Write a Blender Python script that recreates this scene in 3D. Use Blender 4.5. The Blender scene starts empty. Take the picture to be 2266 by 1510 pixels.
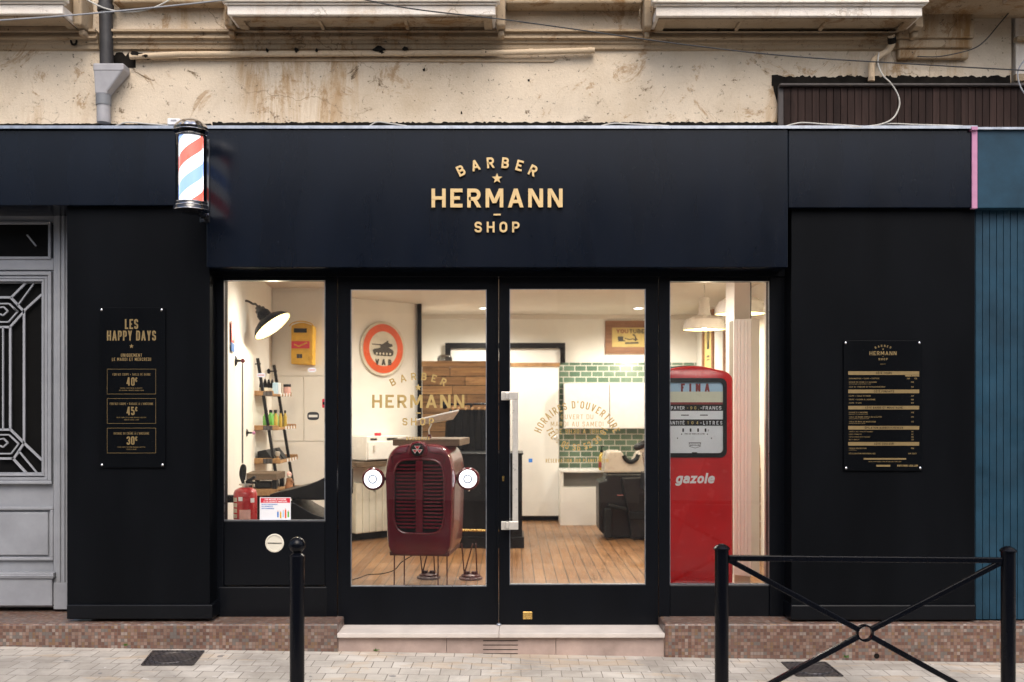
import bpy, bmesh, math, random
from mathutils import Vector, Matrix
random.seed(7)
R = math.radians
sc = bpy.context.scene
COL = sc.collection

# ---------------------------------------------------------------- camera, sky, sun, exposure
FPX, D0, CX, CY, EYE = 2203.0, 6.294, 1133.0, 900.0, 1.55
cd = bpy.data.cameras.new('camera'); cam = bpy.data.objects.new('camera', cd); COL.objects.link(cam)
cam.location = (0, -D0, EYE); cam.rotation_euler = (R(90), 0, 0)
cd.sensor_width = 36; cd.lens = 35; cd.shift_y = 145 / 2266; cd.clip_start = .05; cd.clip_end = 400
cd.dof.use_dof = True; cd.dof.focus_distance = D0 + .05; cd.dof.aperture_fstop = 2.0
sc.camera = cam
w = bpy.data.worlds.new("World"); sc.world = w; w.use_nodes = True
wn = w.node_tree
sky = wn.nodes.new('ShaderNodeTexSky'); sky.sky_type = 'NISHITA'; sky.sun_disc = False
SUN_EL, SUN_ROT = R(50), R(170)
sky.sun_elevation = SUN_EL; sky.sun_rotation = SUN_ROT; sky.air_density = 1.0; sky.dust_density = 4.0
wn.links.new(sky.outputs[0], wn.nodes['Background'].inputs[0])
wn.nodes['Background'].inputs[1].default_value = 0.15
sl = bpy.data.lights.new('sun', 'SUN'); sl.energy = 1.0; sl.angle = R(42); sl.color = (1, .96, .9)
so = bpy.data.objects.new('sun', sl); COL.objects.link(so)
sdir = Vector((math.sin(SUN_ROT) * math.cos(SUN_EL), math.cos(SUN_ROT) * math.cos(SUN_EL), math.sin(SUN_EL)))
so.rotation_euler = sdir.to_track_quat('Z', 'Y').to_euler(); so.location = (0, -8, 14)
vs = sc.view_settings
vs.view_transform = 'Standard'; vs.look = 'None'; vs.gamma = 1; vs.exposure = .64
sc.cycles.max_bounces = 8; sc.cycles.transparent_max_bounces = 12

# ---------------------------------------------------------------- photo pixel -> place
def S(y): return FPX / (D0 + y)
def X(px, y): return (px - CX) / S(y)
def Z(py, y): return EYE - (py - CY) / S(y)
def P(px, py, y): return Vector((X(px, y), y, Z(py, y)))
GA, GB = -0.0018, -0.01634
def gz(x): return GA + GB * x
def G(px, py, dz=0):                       # point of the sloping pavement seen at a pixel
    a = (px - CX) / FPX; b = (py - CY) / FPX
    d = (EYE - GA - dz) / (b + GB * a)
    return Vector((a * d, d - D0, EYE - b * d))

# ---------------------------------------------------------------- mesh helpers
class MB:
    def __init__(s): s.v = []; s.f = []
    def add(s, vs, fs):
        o = len(s.v); s.v += [tuple(p) for p in vs]; s.f += [tuple(i + o for i in f) for f in fs]; return s
    def box(s, x0, x1, y0, y1, z0, z1):
        if x0 > x1: x0, x1 = x1, x0
        if y0 > y1: y0, y1 = y1, y0
        if z0 > z1: z0, z1 = z1, z0
        v = [(x0,y0,z0),(x1,y0,z0),(x1,y1,z0),(x0,y1,z0),(x0,y0,z1),(x1,y0,z1),(x1,y1,z1),(x0,y1,z1)]
        return s.add(v, [(0,3,2,1),(4,5,6,7),(0,1,5,4),(1,2,6,5),(2,3,7,6),(3,0,4,7)])
    def pbox(s, px0, py0, px1, py1, y, dep):   # box whose front face fills a pixel rectangle at depth y
        return s.box(X(px0, y), X(px1, y), y, y + dep, Z(py1, y), Z(py0, y))
    def prism(s, poly, y0, y1):                # polygon in (x,z), extruded along y
        n = len(poly)
        a = sum(poly[i][0]*poly[(i+1)%n][1]-poly[(i+1)%n][0]*poly[i][1] for i in range(n))
        if a < 0: poly = poly[::-1]
        v = [(p[0], y0, p[1]) for p in poly] + [(p[0], y1, p[1]) for p in poly]
        f = [tuple(range(n)), tuple(range(2*n-1, n-1, -1))]
        f += [(i, i+n, (i+1)%n+n, (i+1)%n) for i in range(n)]
        return s.add(v, f)
    def vprism(s, poly, z0, z1):               # polygon in (x,y), extruded up
        n = len(poly)
        a = sum(poly[i][0]*poly[(i+1)%n][1]-poly[(i+1)%n][0]*poly[i][1] for i in range(n))
        if a < 0: poly = poly[::-1]
        v = [(p[0], p[1], z0) for p in poly] + [(p[0], p[1], z1) for p in poly]
        f = [tuple(range(n-1, -1, -1)), tuple(range(n, 2*n))]
        f += [(i, (i+1)%n, (i+1)%n+n, i+n) for i in range(n)]
        return s.add(v, f)
    def tube(s, pts, r, n=8, caps=True):
        pts = [Vector(p) for p in pts]; rs = r if isinstance(r, (list, tuple)) else [r]*len(pts)
        rings = []; ref = None
        for i, p in enumerate(pts):
            t = (pts[min(i+1, len(pts)-1)] - pts[max(i-1, 0)]).normalized()
            if ref is None:
                ref = Vector((0,0,1)) if abs(t.z) < .9 else Vector((1,0,0))
            u = (ref - t*ref.dot(t)).normalized(); ref = u; q = t.cross(u)
            rings.append([p + (u*math.cos(a) + q*math.sin(a))*rs[i] for a in [2*math.pi*k/n for k in range(n)]])
        v = [p for rg in rings for p in rg]; f = []
        for i in range(len(pts)-1):
            for k in range(n):
                f.append((i*n+k, i*n+(k+1)%n, (i+1)*n+(k+1)%n, (i+1)*n+k))
        if caps: f += [tuple(range(n-1,-1,-1)), tuple(range((len(pts)-1)*n, len(pts)*n))]
        return s.add(v, f)
    def lathe(s, prof, c, axis=(0,0,1), n=24):  # prof: (radius, along-axis)
        ax = Vector(axis).normalized(); ref = Vector((1,0,0)) if abs(ax.x) < .9 else Vector((0,1,0))
        u = (ref - ax*ref.dot(ax)).normalized(); q = ax.cross(u); c = Vector(c)
        v = []; f = []
        for r, h in prof:
            for k in range(n):
                a = 2*math.pi*k/n
                v.append(c + ax*h + (u*math.cos(a)+q*math.sin(a))*max(r, 1e-5))
        for i in range(len(prof)-1):
            for k in range(n):
                f.append((i*n+k, i*n+(k+1)%n, (i+1)*n+(k+1)%n, (i+1)*n+k))
        f += [tuple(range(n-1,-1,-1)), tuple(range((len(prof)-1)*n, len(prof)*n))]
        return s.add(v, f)
    def ball(s, c, r, n=16, sq=(1,1,1)):
        v = []; f = []; m = n//2
        for i in range(m+1):
            t = math.pi*i/m
            for k in range(n):
                a = 2*math.pi*k/n
                v.append((c[0]+r*sq[0]*math.sin(t)*math.cos(a), c[1]+r*sq[1]*math.sin(t)*math.sin(a), c[2]-r*sq[2]*math.cos(t)))
        for i in range(m):
            for k in range(n): f.append((i*n+k, i*n+(k+1)%n, (i+1)*n+(k+1)%n, (i+1)*n+k))
        return s.add(v, f)
    def bar(s, a, b, wx, wy, up=(0,1,0)):        # square bar between two points, wy along 'up'
        a = Vector(a); b = Vector(b); t = (b-a).normalized(); u = Vector(up); u = (u - t*u.dot(t)).normalized(); q = t.cross(u)
        v = []
        for p in (a, b):
            for i, j in ((-1,-1),(1,-1),(1,1),(-1,1)): v.append(p + q*(i*wx/2) + u*(j*wy/2))
        return s.add(v, [(0,3,2,1),(4,5,6,7),(0,1,5,4),(1,2,6,5),(2,3,7,6),(3,0,4,7)])
    def ring(s, c, R0, r, axis=(0,1,0), n=24, m=8):
        ax = Vector(axis).normalized(); ref = Vector((1,0,0)) if abs(ax.x) < .9 else Vector((0,0,1))
        u = (ref - ax*ref.dot(ax)).normalized(); q = ax.cross(u); c = Vector(c); v = []; f = []
        for i in range(n):
            a = 2*math.pi*i/n; d = u*math.cos(a)+q*math.sin(a)
            for k in range(m):
                b = 2*math.pi*k/m; v.append(c + d*(R0 + r*math.cos(b)) + ax*(r*math.sin(b)))
        for i in range(n):
            for k in range(m): f.append((i*m+k, ((i+1)%n)*m+k, ((i+1)%n)*m+(k+1)%m, i*m+(k+1)%m))
        return s.add(v, f)

def smooth_mesh(me, ang=40):
    for p in me.polygons: p.use_smooth = True
    me.set_sharp_from_angle(angle=R(ang))

def root_of(o):
    v = Vector((0,0,0))
    while o is not None:
        v = v + o.location; o = o.parent
    return v
def obj(name, mb, m, parent=None, smooth=False, bevel=0, local=False, origin=None):
    me = bpy.data.meshes.new(name)
    if origin is None: origin = root_of(parent) if (parent is not None and not local) else Vector((0,0,0))
    me.from_pydata([tuple(Vector(p) - Vector(origin)) for p in mb.v], [], mb.f)
    bm = bmesh.new(); bm.from_mesh(me); bmesh.ops.recalc_face_normals(bm, faces=bm.faces); bm.to_mesh(me); bm.free()
    me.materials.append(m)
    if smooth: smooth_mesh(me)
    o = bpy.data.objects.new(name, me); COL.objects.link(o)
    if parent is not None: o.parent = parent
    else: o.location = origin
    if bevel:
        b = o.modifiers.new('bevel', 'BEVEL'); b.width = bevel; b.segments = 2; b.limit_method = 'ANGLE'; b.angle_limit = R(40)
    return o
def tag(o, label, cat, group=None):
    o['label'] = label; o['category'] = cat
    if group: o['group'] = group
    return o
def thing(name, label, cat, loc, group=None, rz=0):
    o = bpy.data.objects.new(name, None); COL.objects.link(o); o.empty_display_size = .1
    o.location = loc; o.rotation_euler = (0, 0, rz)
    return tag(o, label, cat, group)
def solo(name, mb, m, label, cat, group=None, **k):   # a thing that is one mesh, origin at its base
    xs = [p[0] for p in mb.v]; ys = [p[1] for p in mb.v]; zs = [p[2] for p in mb.v]
    o = obj(name, mb, m, None, origin=Vector(((min(xs)+max(xs))/2, (min(ys)+max(ys))/2, min(zs))), **k)
    return tag(o, label, cat, group)
def struct(name, mb, m, **k):
    o = obj(name, mb, m, None, **k); o['kind'] = 'structure'; return o
def dup(src, loc, label, group=None):
    c = src.copy(); COL.objects.link(c); c.location = loc; c['label'] = label
    if group: c['group'] = group
    for ch in list(src.children):
        d = ch.copy(); COL.objects.link(d); d.parent = c
        for g in list(ch.children):
            e = g.copy(); COL.objects.link(e); e.parent = d
    return c

# ---------------------------------------------------------------- materials
class NT:
    def __init__(s, name):
        s.m = bpy.data.materials.new(name); s.m.use_nodes = True; s.t = s.m.node_tree
        s.b = s.t.nodes['Principled BSDF']; s.out = s.t.nodes['Material Output']
    def n(s, typ, **k):
        nd = s.t.nodes.new(typ)
        for a, v in k.items(): setattr(nd, a, v)
        return nd
    def l(s, a, b): s.t.links.new(a, b)
    def pos(s, sx=1, sy=1, sz=1, off=(0,0,0)):
        g = s.n('ShaderNodeNewGeometry'); mp = s.n('ShaderNodeMapping'); mp.inputs['Scale'].default_value = (sx, sy, sz); mp.inputs['Location'].default_value = off
        s.l(g.outputs['Position'], mp.inputs['Vector']); return mp.outputs[0]
    def noise(s, vec, scale=5, detail=6, rough=.6, dist=0):
        n = s.n('ShaderNodeTexNoise'); n.inputs['Scale'].default_value = scale; n.inputs['Detail'].default_value = detail
        n.inputs['Roughness'].default_value = rough; n.inputs['Distortion'].default_value = dist
        s.l(vec, n.inputs['Vector']); return n.outputs[0]
    def ramp(s, fac, stops, interp='LINEAR'):
        r = s.n('ShaderNodeValToRGB'); r.color_ramp.interpolation = interp; e = r.color_ramp.elements
        while len(e) < len(stops): e.new(.5)
        for i, (p, c) in enumerate(stops):
            e[i].position = p; e[i].color = (*c, 1) if not isinstance(c, (int, float)) else (c, c, c, 1)
        s.l(fac, r.inputs[0]); return r.outputs[0]
    def mix(s, fac, a, b, typ='MIX'):
        m = s.n('ShaderNodeMix', data_type='RGBA', blend_type=typ)
        if isinstance(fac, (int, float)): m.inputs[0].default_value = fac
        else: s.l(fac, m.inputs[0])
        for k, v in ((6, a), (7, b)):
            if isinstance(v, tuple): m.inputs[k].default_value = (*v, 1)
            else: s.l(v, m.inputs[k])
        return m.outputs[2]
    def math(s, op, a, b=0.0, c=None):
        m = s.n('ShaderNodeMath', operation=op)
        for k, v in enumerate((a, b) if c is None else (a, b, c)):
            if isinstance(v, (int, float)): m.inputs[k].default_value = v
            else: s.l(v, m.inputs[k])
        return m.outputs[0]
    def bump(s, h, strength=.3, dist=.01):
        b = s.n('ShaderNodeBump'); b.inputs['Strength'].default_value = strength; b.inputs['Distance'].default_value = dist
        s.l(h, b.inputs['Height']); s.l(b.outputs[0], s.b.inputs['Normal'])
    def col(s, c):
        if isinstance(c, tuple): s.b.inputs['Base Color'].default_value = (*c, 1)
        else: s.l(c, s.b.inputs['Base Color'])
    def set(s, rough=.5, metal=0, spec=.5, coat=0):
        if isinstance(rough, (int, float)): s.b.inputs['Roughness'].default_value = rough
        else: s.l(rough, s.b.inputs['Roughness'])
        s.b.inputs['Metallic'].default_value = metal; s.b.inputs['Specular IOR Level'].default_value = spec
        s.b.inputs['Coat Weight'].default_value = coat; s.b.inputs['Coat Roughness'].default_value = .08

def mat(name, col, rough=.5, metal=0, var=.12, scale=6, bump=.0, bscale=60, spec=.5, coat=0, rvar=.1):
    t = NT(name); v = t.pos()
    n = t.noise(v, scale, 7, .65)
    d = tuple(max(0, c*(1-var*2)) for c in col); u = tuple(min(1, c*(1+var)) for c in col)
    t.col(t.ramp(n, [(.25, d), (.75, u)]))
    r = t.ramp(t.noise(v, scale*2.3, 5), [(.3, max(.02, rough-rvar)), (.7, min(1, rough+rvar))])
    t.set(r, metal, spec, coat)
    if bump: t.bump(t.noise(v, bscale, 4), bump, .004)
    return t.m
def emit(name, col, strength, rough=.4):
    t = NT(name); t.col(tuple(min(1, c) for c in col)); t.set(rough)
    t.b.inputs['Emission Color'].default_value = (*col, 1); t.b.inputs['Emission Strength'].default_value = strength
    return t.m

def mat_stone(name, base, dirt=.5):
    t = NT(name); v = t.pos(); K = lambda *k: tuple(a*b for a, b in zip(base, k))
    n1 = t.noise(v, 1.1, 9, .68, .4)
    c = t.ramp(n1, [(.3, K(.80, .76, .70)), (.5, base), (.72, tuple(min(1, x*1.12) for x in base))])
    st = t.noise(t.pos(5.0, 5.0, .6), 1.0, 8, .72, .7)                      # rusty runs, gated so that they come in places
    gate = t.ramp(t.noise(t.pos(1, 1, 1, (3, 3, 8)), .9, 3, .5), [(.48, 0.0), (.6, 1.0)])
    f = t.math('MULTIPLY', t.ramp(st, [(.50, 0.0), (.64, 1.0)]), gate)
    c = t.mix(t.math('MULTIPLY', f, dirt*.8), c, K(.66, .50, .32))
    s2 = t.noise(t.pos(1, 1, 1, (4, 2, 9)), 2.3, 10, .78, 1.6)
    c = t.mix(t.math('MULTIPLY', t.ramp(s2, [(.55, 0.0), (.60, .6), (.68, 1.0)]), dirt*.75), c, K(.52, .37, .22))
    s3 = t.noise(t.pos(1, 1, 1.2, (9, 5, 1)), 6.5, 10, .8, .6)             # soot and peeled spots
    c = t.mix(t.math('MULTIPLY', t.ramp(s3, [(.595, 0.0), (.645, 1.0)]), min(1, dirt*.75)), c, K(.30, .25, .20))
    sp = t.noise(t.pos(1, 1, 1, (1, 7, 3)), 30, 7, .75)
    c = t.mix(t.math('MULTIPLY', t.ramp(sp, [(.605, 0.0), (.66, 1.0)]), min(1, dirt*.7)), c, (.06, .048, .036))
    g = t.noise(v, 140, 3, .6)
    c = t.mix(.35, c, t.ramp(g, [(.3, (.72, .70, .68)), (.7, (1, 1, 1))]), 'MULTIPLY')
    vo = t.n('ShaderNodeTexVoronoi'); vo.feature = 'DISTANCE_TO_EDGE'; vo.inputs['Scale'].default_value = 1.1
    wv = t.n('ShaderNodeVectorMath', operation='MULTIPLY_ADD'); nz = t.n('ShaderNodeTexNoise'); nz.inputs['Scale'].default_value = 5; nz.inputs['Detail'].default_value = 6
    t.l(v, nz.inputs['Vector']); t.l(nz.outputs['Color'], wv.inputs[0]); wv.inputs[1].default_value = (.35, .35, .35); t.l(v, wv.inputs[2]); t.l(wv.outputs[0], vo.inputs['Vector'])
    cr = t.math('MULTIPLY', t.math('LESS_THAN', vo.outputs['Distance'], .004), gate)
    c = t.mix(t.math('MULTIPLY', cr, .6), c, K(.35, .29, .22))
    t.col(c); t.set(.88, 0, .2)
    t.bump(t.math('ADD', t.math('ADD', t.noise(v, 70, 5), t.math('MULTIPLY', t.noise(v, 6, 7), 2.0)), t.math('MULTIPLY', t.ramp(s3, [(.60, 0.0), (.66, 1.0)]), -.8)), .45, .007)
    return t.m
def mat_black(name, col, rough, spec=.12):
    t = NT(name); v = t.pos()
    n = t.noise(t.pos(2.2, 2.2, .5), 1.5, 6, .6, .2)
    c = t.ramp(n, [(.3, tuple(x*.75 for x in col)), (.7, tuple(x*1.25 for x in col))])
    d = t.noise(t.pos(1, 1, 1, (3, 1, 2)), 90, 3, .6)
    c = t.mix(t.math('MULTIPLY', t.ramp(d, [(.70, 0.0), (.74, 1.0)]), .2), c, (.12, .13, .15))
    t.col(c)
    r = t.ramp(t.noise(t.pos(3, 3, .8), 2, 7, .65), [(.3, rough-.02), (.7, rough+.04)])
    t.set(r, 0, spec); t.bump(t.noise(v, 14, 4), .05, .004); return t.m
def mat_mosaic():
    t = NT('mosaic_tiles'); sz = .0205
    v = t.pos(1/sz, 1/sz, 1/sz, (.3, .5 + .07/sz, .5 - .191/sz))
    fl = t.n('ShaderNodeVectorMath', operation='FLOOR'); t.l(v, fl.inputs[0])
    fr = t.n('ShaderNodeVectorMath', operation='FRACTION'); t.l(v, fr.inputs[0])
    wn_ = t.n('ShaderNodeTexWhiteNoise'); t.l(fl.outputs[0], wn_.inputs['Vector'])
    c = t.ramp(wn_.outputs['Value'], [(0, (.17, .085, .06)), (.2, (.23, .12, .085)), (.4, (.30, .18, .13)), (.55, (.20, .17, .15)), (.7, (.34, .22, .17)), (.82, (.26, .15, .08)), (.92, (.38, .30, .25))], 'CONSTANT')
    sp = t.n('ShaderNodeSeparateXYZ'); t.l(fr.outputs[0], sp.inputs[0])
    def edge(o): return t.math('GREATER_THAN', t.math('ABSOLUTE', t.math('SUBTRACT', o, .5)), .445)
    g = t.math('MAXIMUM', edge(sp.outputs[0]), t.math('MAXIMUM', edge(sp.outputs[1]), edge(sp.outputs[2])))
    c = t.mix(g, c, (.17, .13, .115))
    n = t.noise(t.pos(), 2.2, 7, .7)
    c = t.mix(t.math('MULTIPLY', t.ramp(n, [(.45, 0.0), (.72, 1.0)]), .5), c, (.10, .08, .07))
    c = t.mix(1.0, c, (.74, .75, .76), 'MULTIPLY')
    t.col(c); t.set(.38, 0, .5); t.bump(t.math('SUBTRACT', 1.0, g), .3, .002); return t.m
def brick_nodes(t, vec, w, h, mortar, c1, c2, cm, off=.5, bias=0, smooth=.1):
    b = t.n('ShaderNodeTexBrick'); b.offset = off
    b.inputs['Scale'].default_value = 1; b.inputs['Brick Width'].default_value = w; b.inputs['Row Height'].default_value = h
    b.inputs['Mortar Size'].default_value = mortar; b.inputs['Mortar Smooth'].default_value = smooth; b.inputs['Bias'].default_value = bias
    for k, c in (('Color1', c1), ('Color2', c2), ('Mortar', cm)): b.inputs[k].default_value = (*c, 1)
    t.l(vec, b.inputs['Vector']); return b
def mat_pavers():
    t = NT('concrete_pavers'); v = t.pos()
    wob = t.n('ShaderNodeVectorMath', operation='MULTIPLY_ADD'); nz = t.n('ShaderNodeTexNoise'); nz.inputs['Scale'].default_value = 4; t.l(v, nz.inputs['Vector'])
    t.l(nz.outputs['Color'], wob.inputs[0]); wob.inputs[1].default_value = (.012, .012, 0); t.l(v, wob.inputs[2])
    b = brick_nodes(t, wob.outputs[0], .118, .14, .003, (.47, .43, .375), (.60, .56, .50), (.21, .185, .16))
    n = t.noise(v, 1.6, 8, .7, .4)
    c = t.mix(t.math('MULTIPLY', t.ramp(n, [(.40, 0.0), (.62, 1.0)]), .7), b.outputs['Color'], (.25, .225, .195))
    st = t.noise(t.pos(.9, 2.6, 1, (2, 0, 0)), 1.3, 6, .6, 1.0)
    c = t.mix(t.math('MULTIPLY', t.ramp(st, [(.56, 0.0), (.60, 1.0), (.63, 1.0), (.68, 0.0)]), .4), c, (.52, .38, .24))
    sp = t.noise(t.pos(1, 1, 1, (5, 5, 5)), 11, 2, .4)
    c = t.mix(t.ramp(sp, [(.735, 0.0), (.745, .7)]), c, (.14, .14, .15))
    sp2 = t.noise(t.pos(1, 1, 1, (9, 1, 5)), 13, 2, .4)
    c = t.mix(t.ramp(sp2, [(.745, 0.0), (.755, .7)]), c, (.66, .63, .6))
    t.col(c); t.set(.75, 0, .3)
    t.bump(t.math('ADD', t.math('MULTIPLY', b.outputs['Fac'], -1.0), t.math('MULTIPLY', t.noise(v, 60, 5), .4)), .5, .006); return t.m
def mat_parquet():
    t = NT('oak_floorboards')
    g = t.n('ShaderNodeNewGeometry'); sp = t.n('ShaderNodeSeparateXYZ'); cb = t.n('ShaderNodeCombineXYZ')
    t.l(g.outputs['Position'], sp.inputs[0]); t.l(sp.outputs[1], cb.inputs[0]); t.l(sp.outputs[0], cb.inputs[1])
    b = brick_nodes(t, cb.outputs[0], .9, .092, .0042, (.215, .098, .036), (.32, .158, .064), (.05, .03, .018), .37)
    gr = t.noise(t.pos(26, 1.6, 1), 1.5, 6, .6, .6)
    c = t.mix(.55, b.outputs['Color'], t.ramp(gr, [(.3, (.55, .5, .45)), (.7, (1, 1, 1))]), 'MULTIPLY')
    wear = t.noise(t.pos(1, 1, 1), 1.4, 5, .6)
    c = t.mix(t.math('MULTIPLY', t.ramp(wear, [(.45, 0.0), (.8, 1.0)]), .35), c, (.5, .35, .22))
    t.col(c); t.set(t.ramp(gr, [(.3, .28), (.7, .48)]), 0, .5)
    t.bump(t.math('MULTIPLY', b.outputs['Fac'], -1.0), .4, .002); return t.m
def mat_greentile():
    t = NT('green_metro_tiles')
    g = t.n('ShaderNodeNewGeometry'); sp = t.n('ShaderNodeSeparateXYZ'); cb = t.n('ShaderNodeCombineXYZ')
    t.l(g.outputs['Position'], sp.inputs[0]); t.l(sp.outputs[0], cb.inputs[0]); t.l(sp.outputs[2], cb.inputs[1])
    b = brick_nodes(t, cb.outputs[0], .142, .071, .0055, (.115, .195, .135), (.175, .265, .19), (.72, .70, .62), .5, -.1)
    n = t.noise(t.pos(), 9, 5, .6)
    c = t.mix(.4, b.outputs['Color'], t.ramp(n, [(.3, (.7, .7, .7)), (.7, (1, 1, 1))]), 'MULTIPLY')
    t.col(c); t.set(.15, 0, .5); t.bump(t.math('MULTIPLY', b.outputs['Fac'], -1.0), .5, .003); return t.m
def mat_wood(name, dark, light, axis='x', rough=.6, island=True, bump=.2):
    t = NT(name); k = {'x': (1.5, 22, 22), 'y': (22, 1.5, 22), 'z': (22, 22, 1.5)}[axis]
    gr = t.noise(t.pos(*k), 1.2, 7, .65, .8)
    c = t.ramp(gr, [(.25, dark), (.7, light)])
    kn = t.noise(t.pos(3, 3, 9) if axis == 'x' else t.pos(3, 3, 3), 2.2, 4, .6)
    c = t.mix(t.math('MULTIPLY', t.ramp(kn, [(.58, 0.0), (.7, 1.0)]), .6), c, tuple(x*.4 for x in dark))
    if island:
        g = t.n('ShaderNodeNewGeometry')
        c = t.mix(.85, c, t.ramp(g.outputs['Random Per Island'], [(0, (.38, .34, .32)), (1, (1.0, 1.0, 1.0))]), 'MULTIPLY')
    t.col(c); t.set(rough, 0, .4); t.bump(gr, bump, .003); return t.m
def mat_glass(name='window_glass', tint=(1, 1, 1), f=1.0, rough=.0, glare_smudge=0):
    t = NT(name); t.t.nodes.remove(t.b)
    tr = t.n('ShaderNodeBsdfTransparent'); tr.inputs[0].default_value = (*tint, 1)
    gl = t.n('ShaderNodeBsdfGlossy'); gl.inputs['Roughness'].default_value = rough
    fr = t.n('ShaderNodeFresnel'); fr.inputs[0].default_value = 1.45
    if glare_smudge:  # pale smudges mixed into the pane to imitate reflection streaks
        df = t.n('ShaderNodeBsdfDiffuse'); df.inputs[0].default_value = (.8, .8, .8, 1); m2 = t.n('ShaderNodeMixShader')
        nz = t.noise(t.pos(2.5, 1, .8), 1.6, 6, .6, 1.2); t.l(t.ramp(nz, [(.42, 0.004), (.60, glare_smudge), (.7, .008)]), m2.inputs[0]); t.l(tr.outputs[0], m2.inputs[1]); t.l(df.outputs[0], m2.inputs[2]); tr = m2
    mx = t.n('ShaderNodeMixShader'); t.l(t.math('MULTIPLY', fr.outputs[0], f), mx.inputs[0]); t.l(tr.outputs[0], mx.inputs[1]); t.l(gl.outputs[0], mx.inputs[2])
    t.l(mx.outputs[0], t.out.inputs[0]); return t.m

M = {}
M['stone'] = mat_stone('weathered_cream_stone', (.67, .57, .44), 1.3)
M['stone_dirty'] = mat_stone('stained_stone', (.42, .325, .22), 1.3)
M['stone_white'] = mat_stone('painted_moulding', (.86, .80, .72), .45)
M['fascia'] = mat_black('navy_black_gloss_paint', (.0030, .0054, .0112), .2, .23)
M['black'] = mat_black('black_satin_paint', (.0036, .0042, .0054), .42, .06)
M['black_gl'] = mat_black('black_frame_paint', (.0030, .0038, .0056), .33, .12)
M['black_edge'] = mat_black('black_skirting_paint', (.0030, .0038, .0056), .3, .2)
M['board'] = mat_black('black_acrylic', (.0030, .0036, .0046), .3, .08)
M['metal_trim'] = mat('zinc_flashing', (.42, .45, .5), .35, .9, .2, 14)
M['gold'] = mat('brushed_gold', (.68, .49, .235), .42, .25, .05, 20, spec=.4)
M['gold_dim'] = mat('dull_gold_print', (.21, .145, .057), .55, .1, .08, 30)
M['gold_print'] = mat('gold_print', (.47, .33, .12), .5, .1, .08, 30)
M['chrome'] = mat('chrome', (.75, .75, .76), .14, 1, .03, 8, rvar=.05)
M['steel'] = mat('brushed_steel', (.74, .70, .63), .36, .55, .06, 30)
M['brass'] = mat('brass', (.70, .47, .16), .28, 1, .1, 20)
M['teal'] = mat('teal_paint', (.013, .050, .084), .5, 0, .26, 3.2, .1, 40, spec=.25)
M['pink'] = mat('pink_tape', (.50, .22, .36), .6, 0, .08, 20)
M['greydoor'] = mat('grey_door_paint', (.27, .282, .308), .5, 0, .1, 5, .08, 40)
M['iron'] = mat('painted_iron', (.31, .322, .35), .5, 0, .08, 9)
M['dark'] = mat('dark_void', (.005, .005, .005), .6, spec=.08)
M['soot'] = mat('black_grime', (.014, .012, .010), .95, 0, .3, 18, .6, 30, spec=.1)
M['pipe_grey'] = mat('grey_plastic_pipe', (.36, .355, .37), .5, 0, .12, 7, .05)
M['pipe_mid'] = mat('grey_pipe_collar', (.20, .21, .225), .5, 0, .1, 8)
M['pipe_dark'] = mat('dark_downpipe', (.035, .033, .034), .6, 0, .25, 9, .1)
M['pipe_cream'] = mat_stone('cream_painted_pipe', (.58, .46, .32), .5)
M['cable_w'] = mat('white_cable', (.55, .53, .48), .5)
M['cable_k'] = mat('black_cable', (.016, .016, .018), .5)
M['cable_b'] = mat('grey_cable', (.30, .31, .33), .5)
M['slat'] = mat_wood('brown_stained_slats', (.018, .010, .008), (.052, .030, .025), 'z', .6, True, .25)
M['slat'].node_tree.nodes['Principled BSDF'].inputs['Specular IOR Level'].default_value = .12
M['slatlip'] = mat('brown_lip', (.05, .04, .037), .55, 0, .2, 10)
M['mosaic'] = mat_mosaic()
M['step'] = mat('pink_limestone', (.60, .54, .49), .7, 0, .1, 5, .15, 60)
M['riser'] = mat('worn_pink_stone', (.40, .305, .265), .8, 0, .2, 4, .2, 60)
M['pavers'] = mat_pavers()
M['asphalt'] = mat('asphalt', (.05, .05, .052), .9, 0, .2, 30, .4, 200)
def mat_castiron():
    t = NT('cast_iron'); v = t.pos(); b = brick_nodes(t, v, .03, .03, .006, (.07, .066, .075), (.10, .095, .10), (.03, .028, .03), .5)
    c = t.mix(t.math('MULTIPLY', t.ramp(t.noise(v, 12, 6, .7), [(.45, 0.0), (.65, 1.0)]), .6), b.outputs['Color'], (.13, .115, .10))
    t.col(c); t.set(.5, .4, .4); t.bump(t.math('MULTIPLY', b.outputs['Fac'], -1.0), .8, .006); return t.m
M['castiron'] = mat_castiron()
M['bollard'] = mat_black('bollard_paint', (.0016, .0022, .0045), .26, .22)
M['wallw'] = mat('warm_white_plaster', (.82, .79, .73), .8, 0, .03, 3, .04, 80)
M['ceilw'] = mat('ceiling_plaster', (.70, .64, .56), .85, 0, .03, 3)
M['white'] = mat('white_paint', (.80, .78, .74), .45, 0, .03, 5)
M['white_gl'] = mat('white_enamel', (.82, .80, .77), .25, 0, .03, 5)
M['parquet'] = mat_parquet()
M['tiles'] = mat_greentile()
M['planks'] = mat_wood('reclaimed_planks', (.17, .08, .03), (.58, .33, .14), 'x', .65)
M['woodtop'] = mat_wood('rustic_oak', (.06, .04, .025), (.16, .108, .068), 'x', .6, False)
M['shelfwood'] = mat_wood('shelf_wood', (.20, .10, .04), (.42, .24, .10), 'y', .55, False)
M['framewood'] = mat_wood('frame_wood', (.22, .09, .04), (.45, .22, .10), 'x', .5, True)
M['paper'] = mat('aged_paper', (.72, .55, .20), .7, 0, .12, 8)
M['ink'] = mat('dark_ink', (.06, .05, .04), .6)
M['ink_red'] = mat('red_ink', (.24, .022, .022), .6)
M['maroon'] = mat('maroon_gloss', (.115, .006, .016), .22, 0, .1, 6, spec=.45, coat=.35, rvar=.03)
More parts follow.
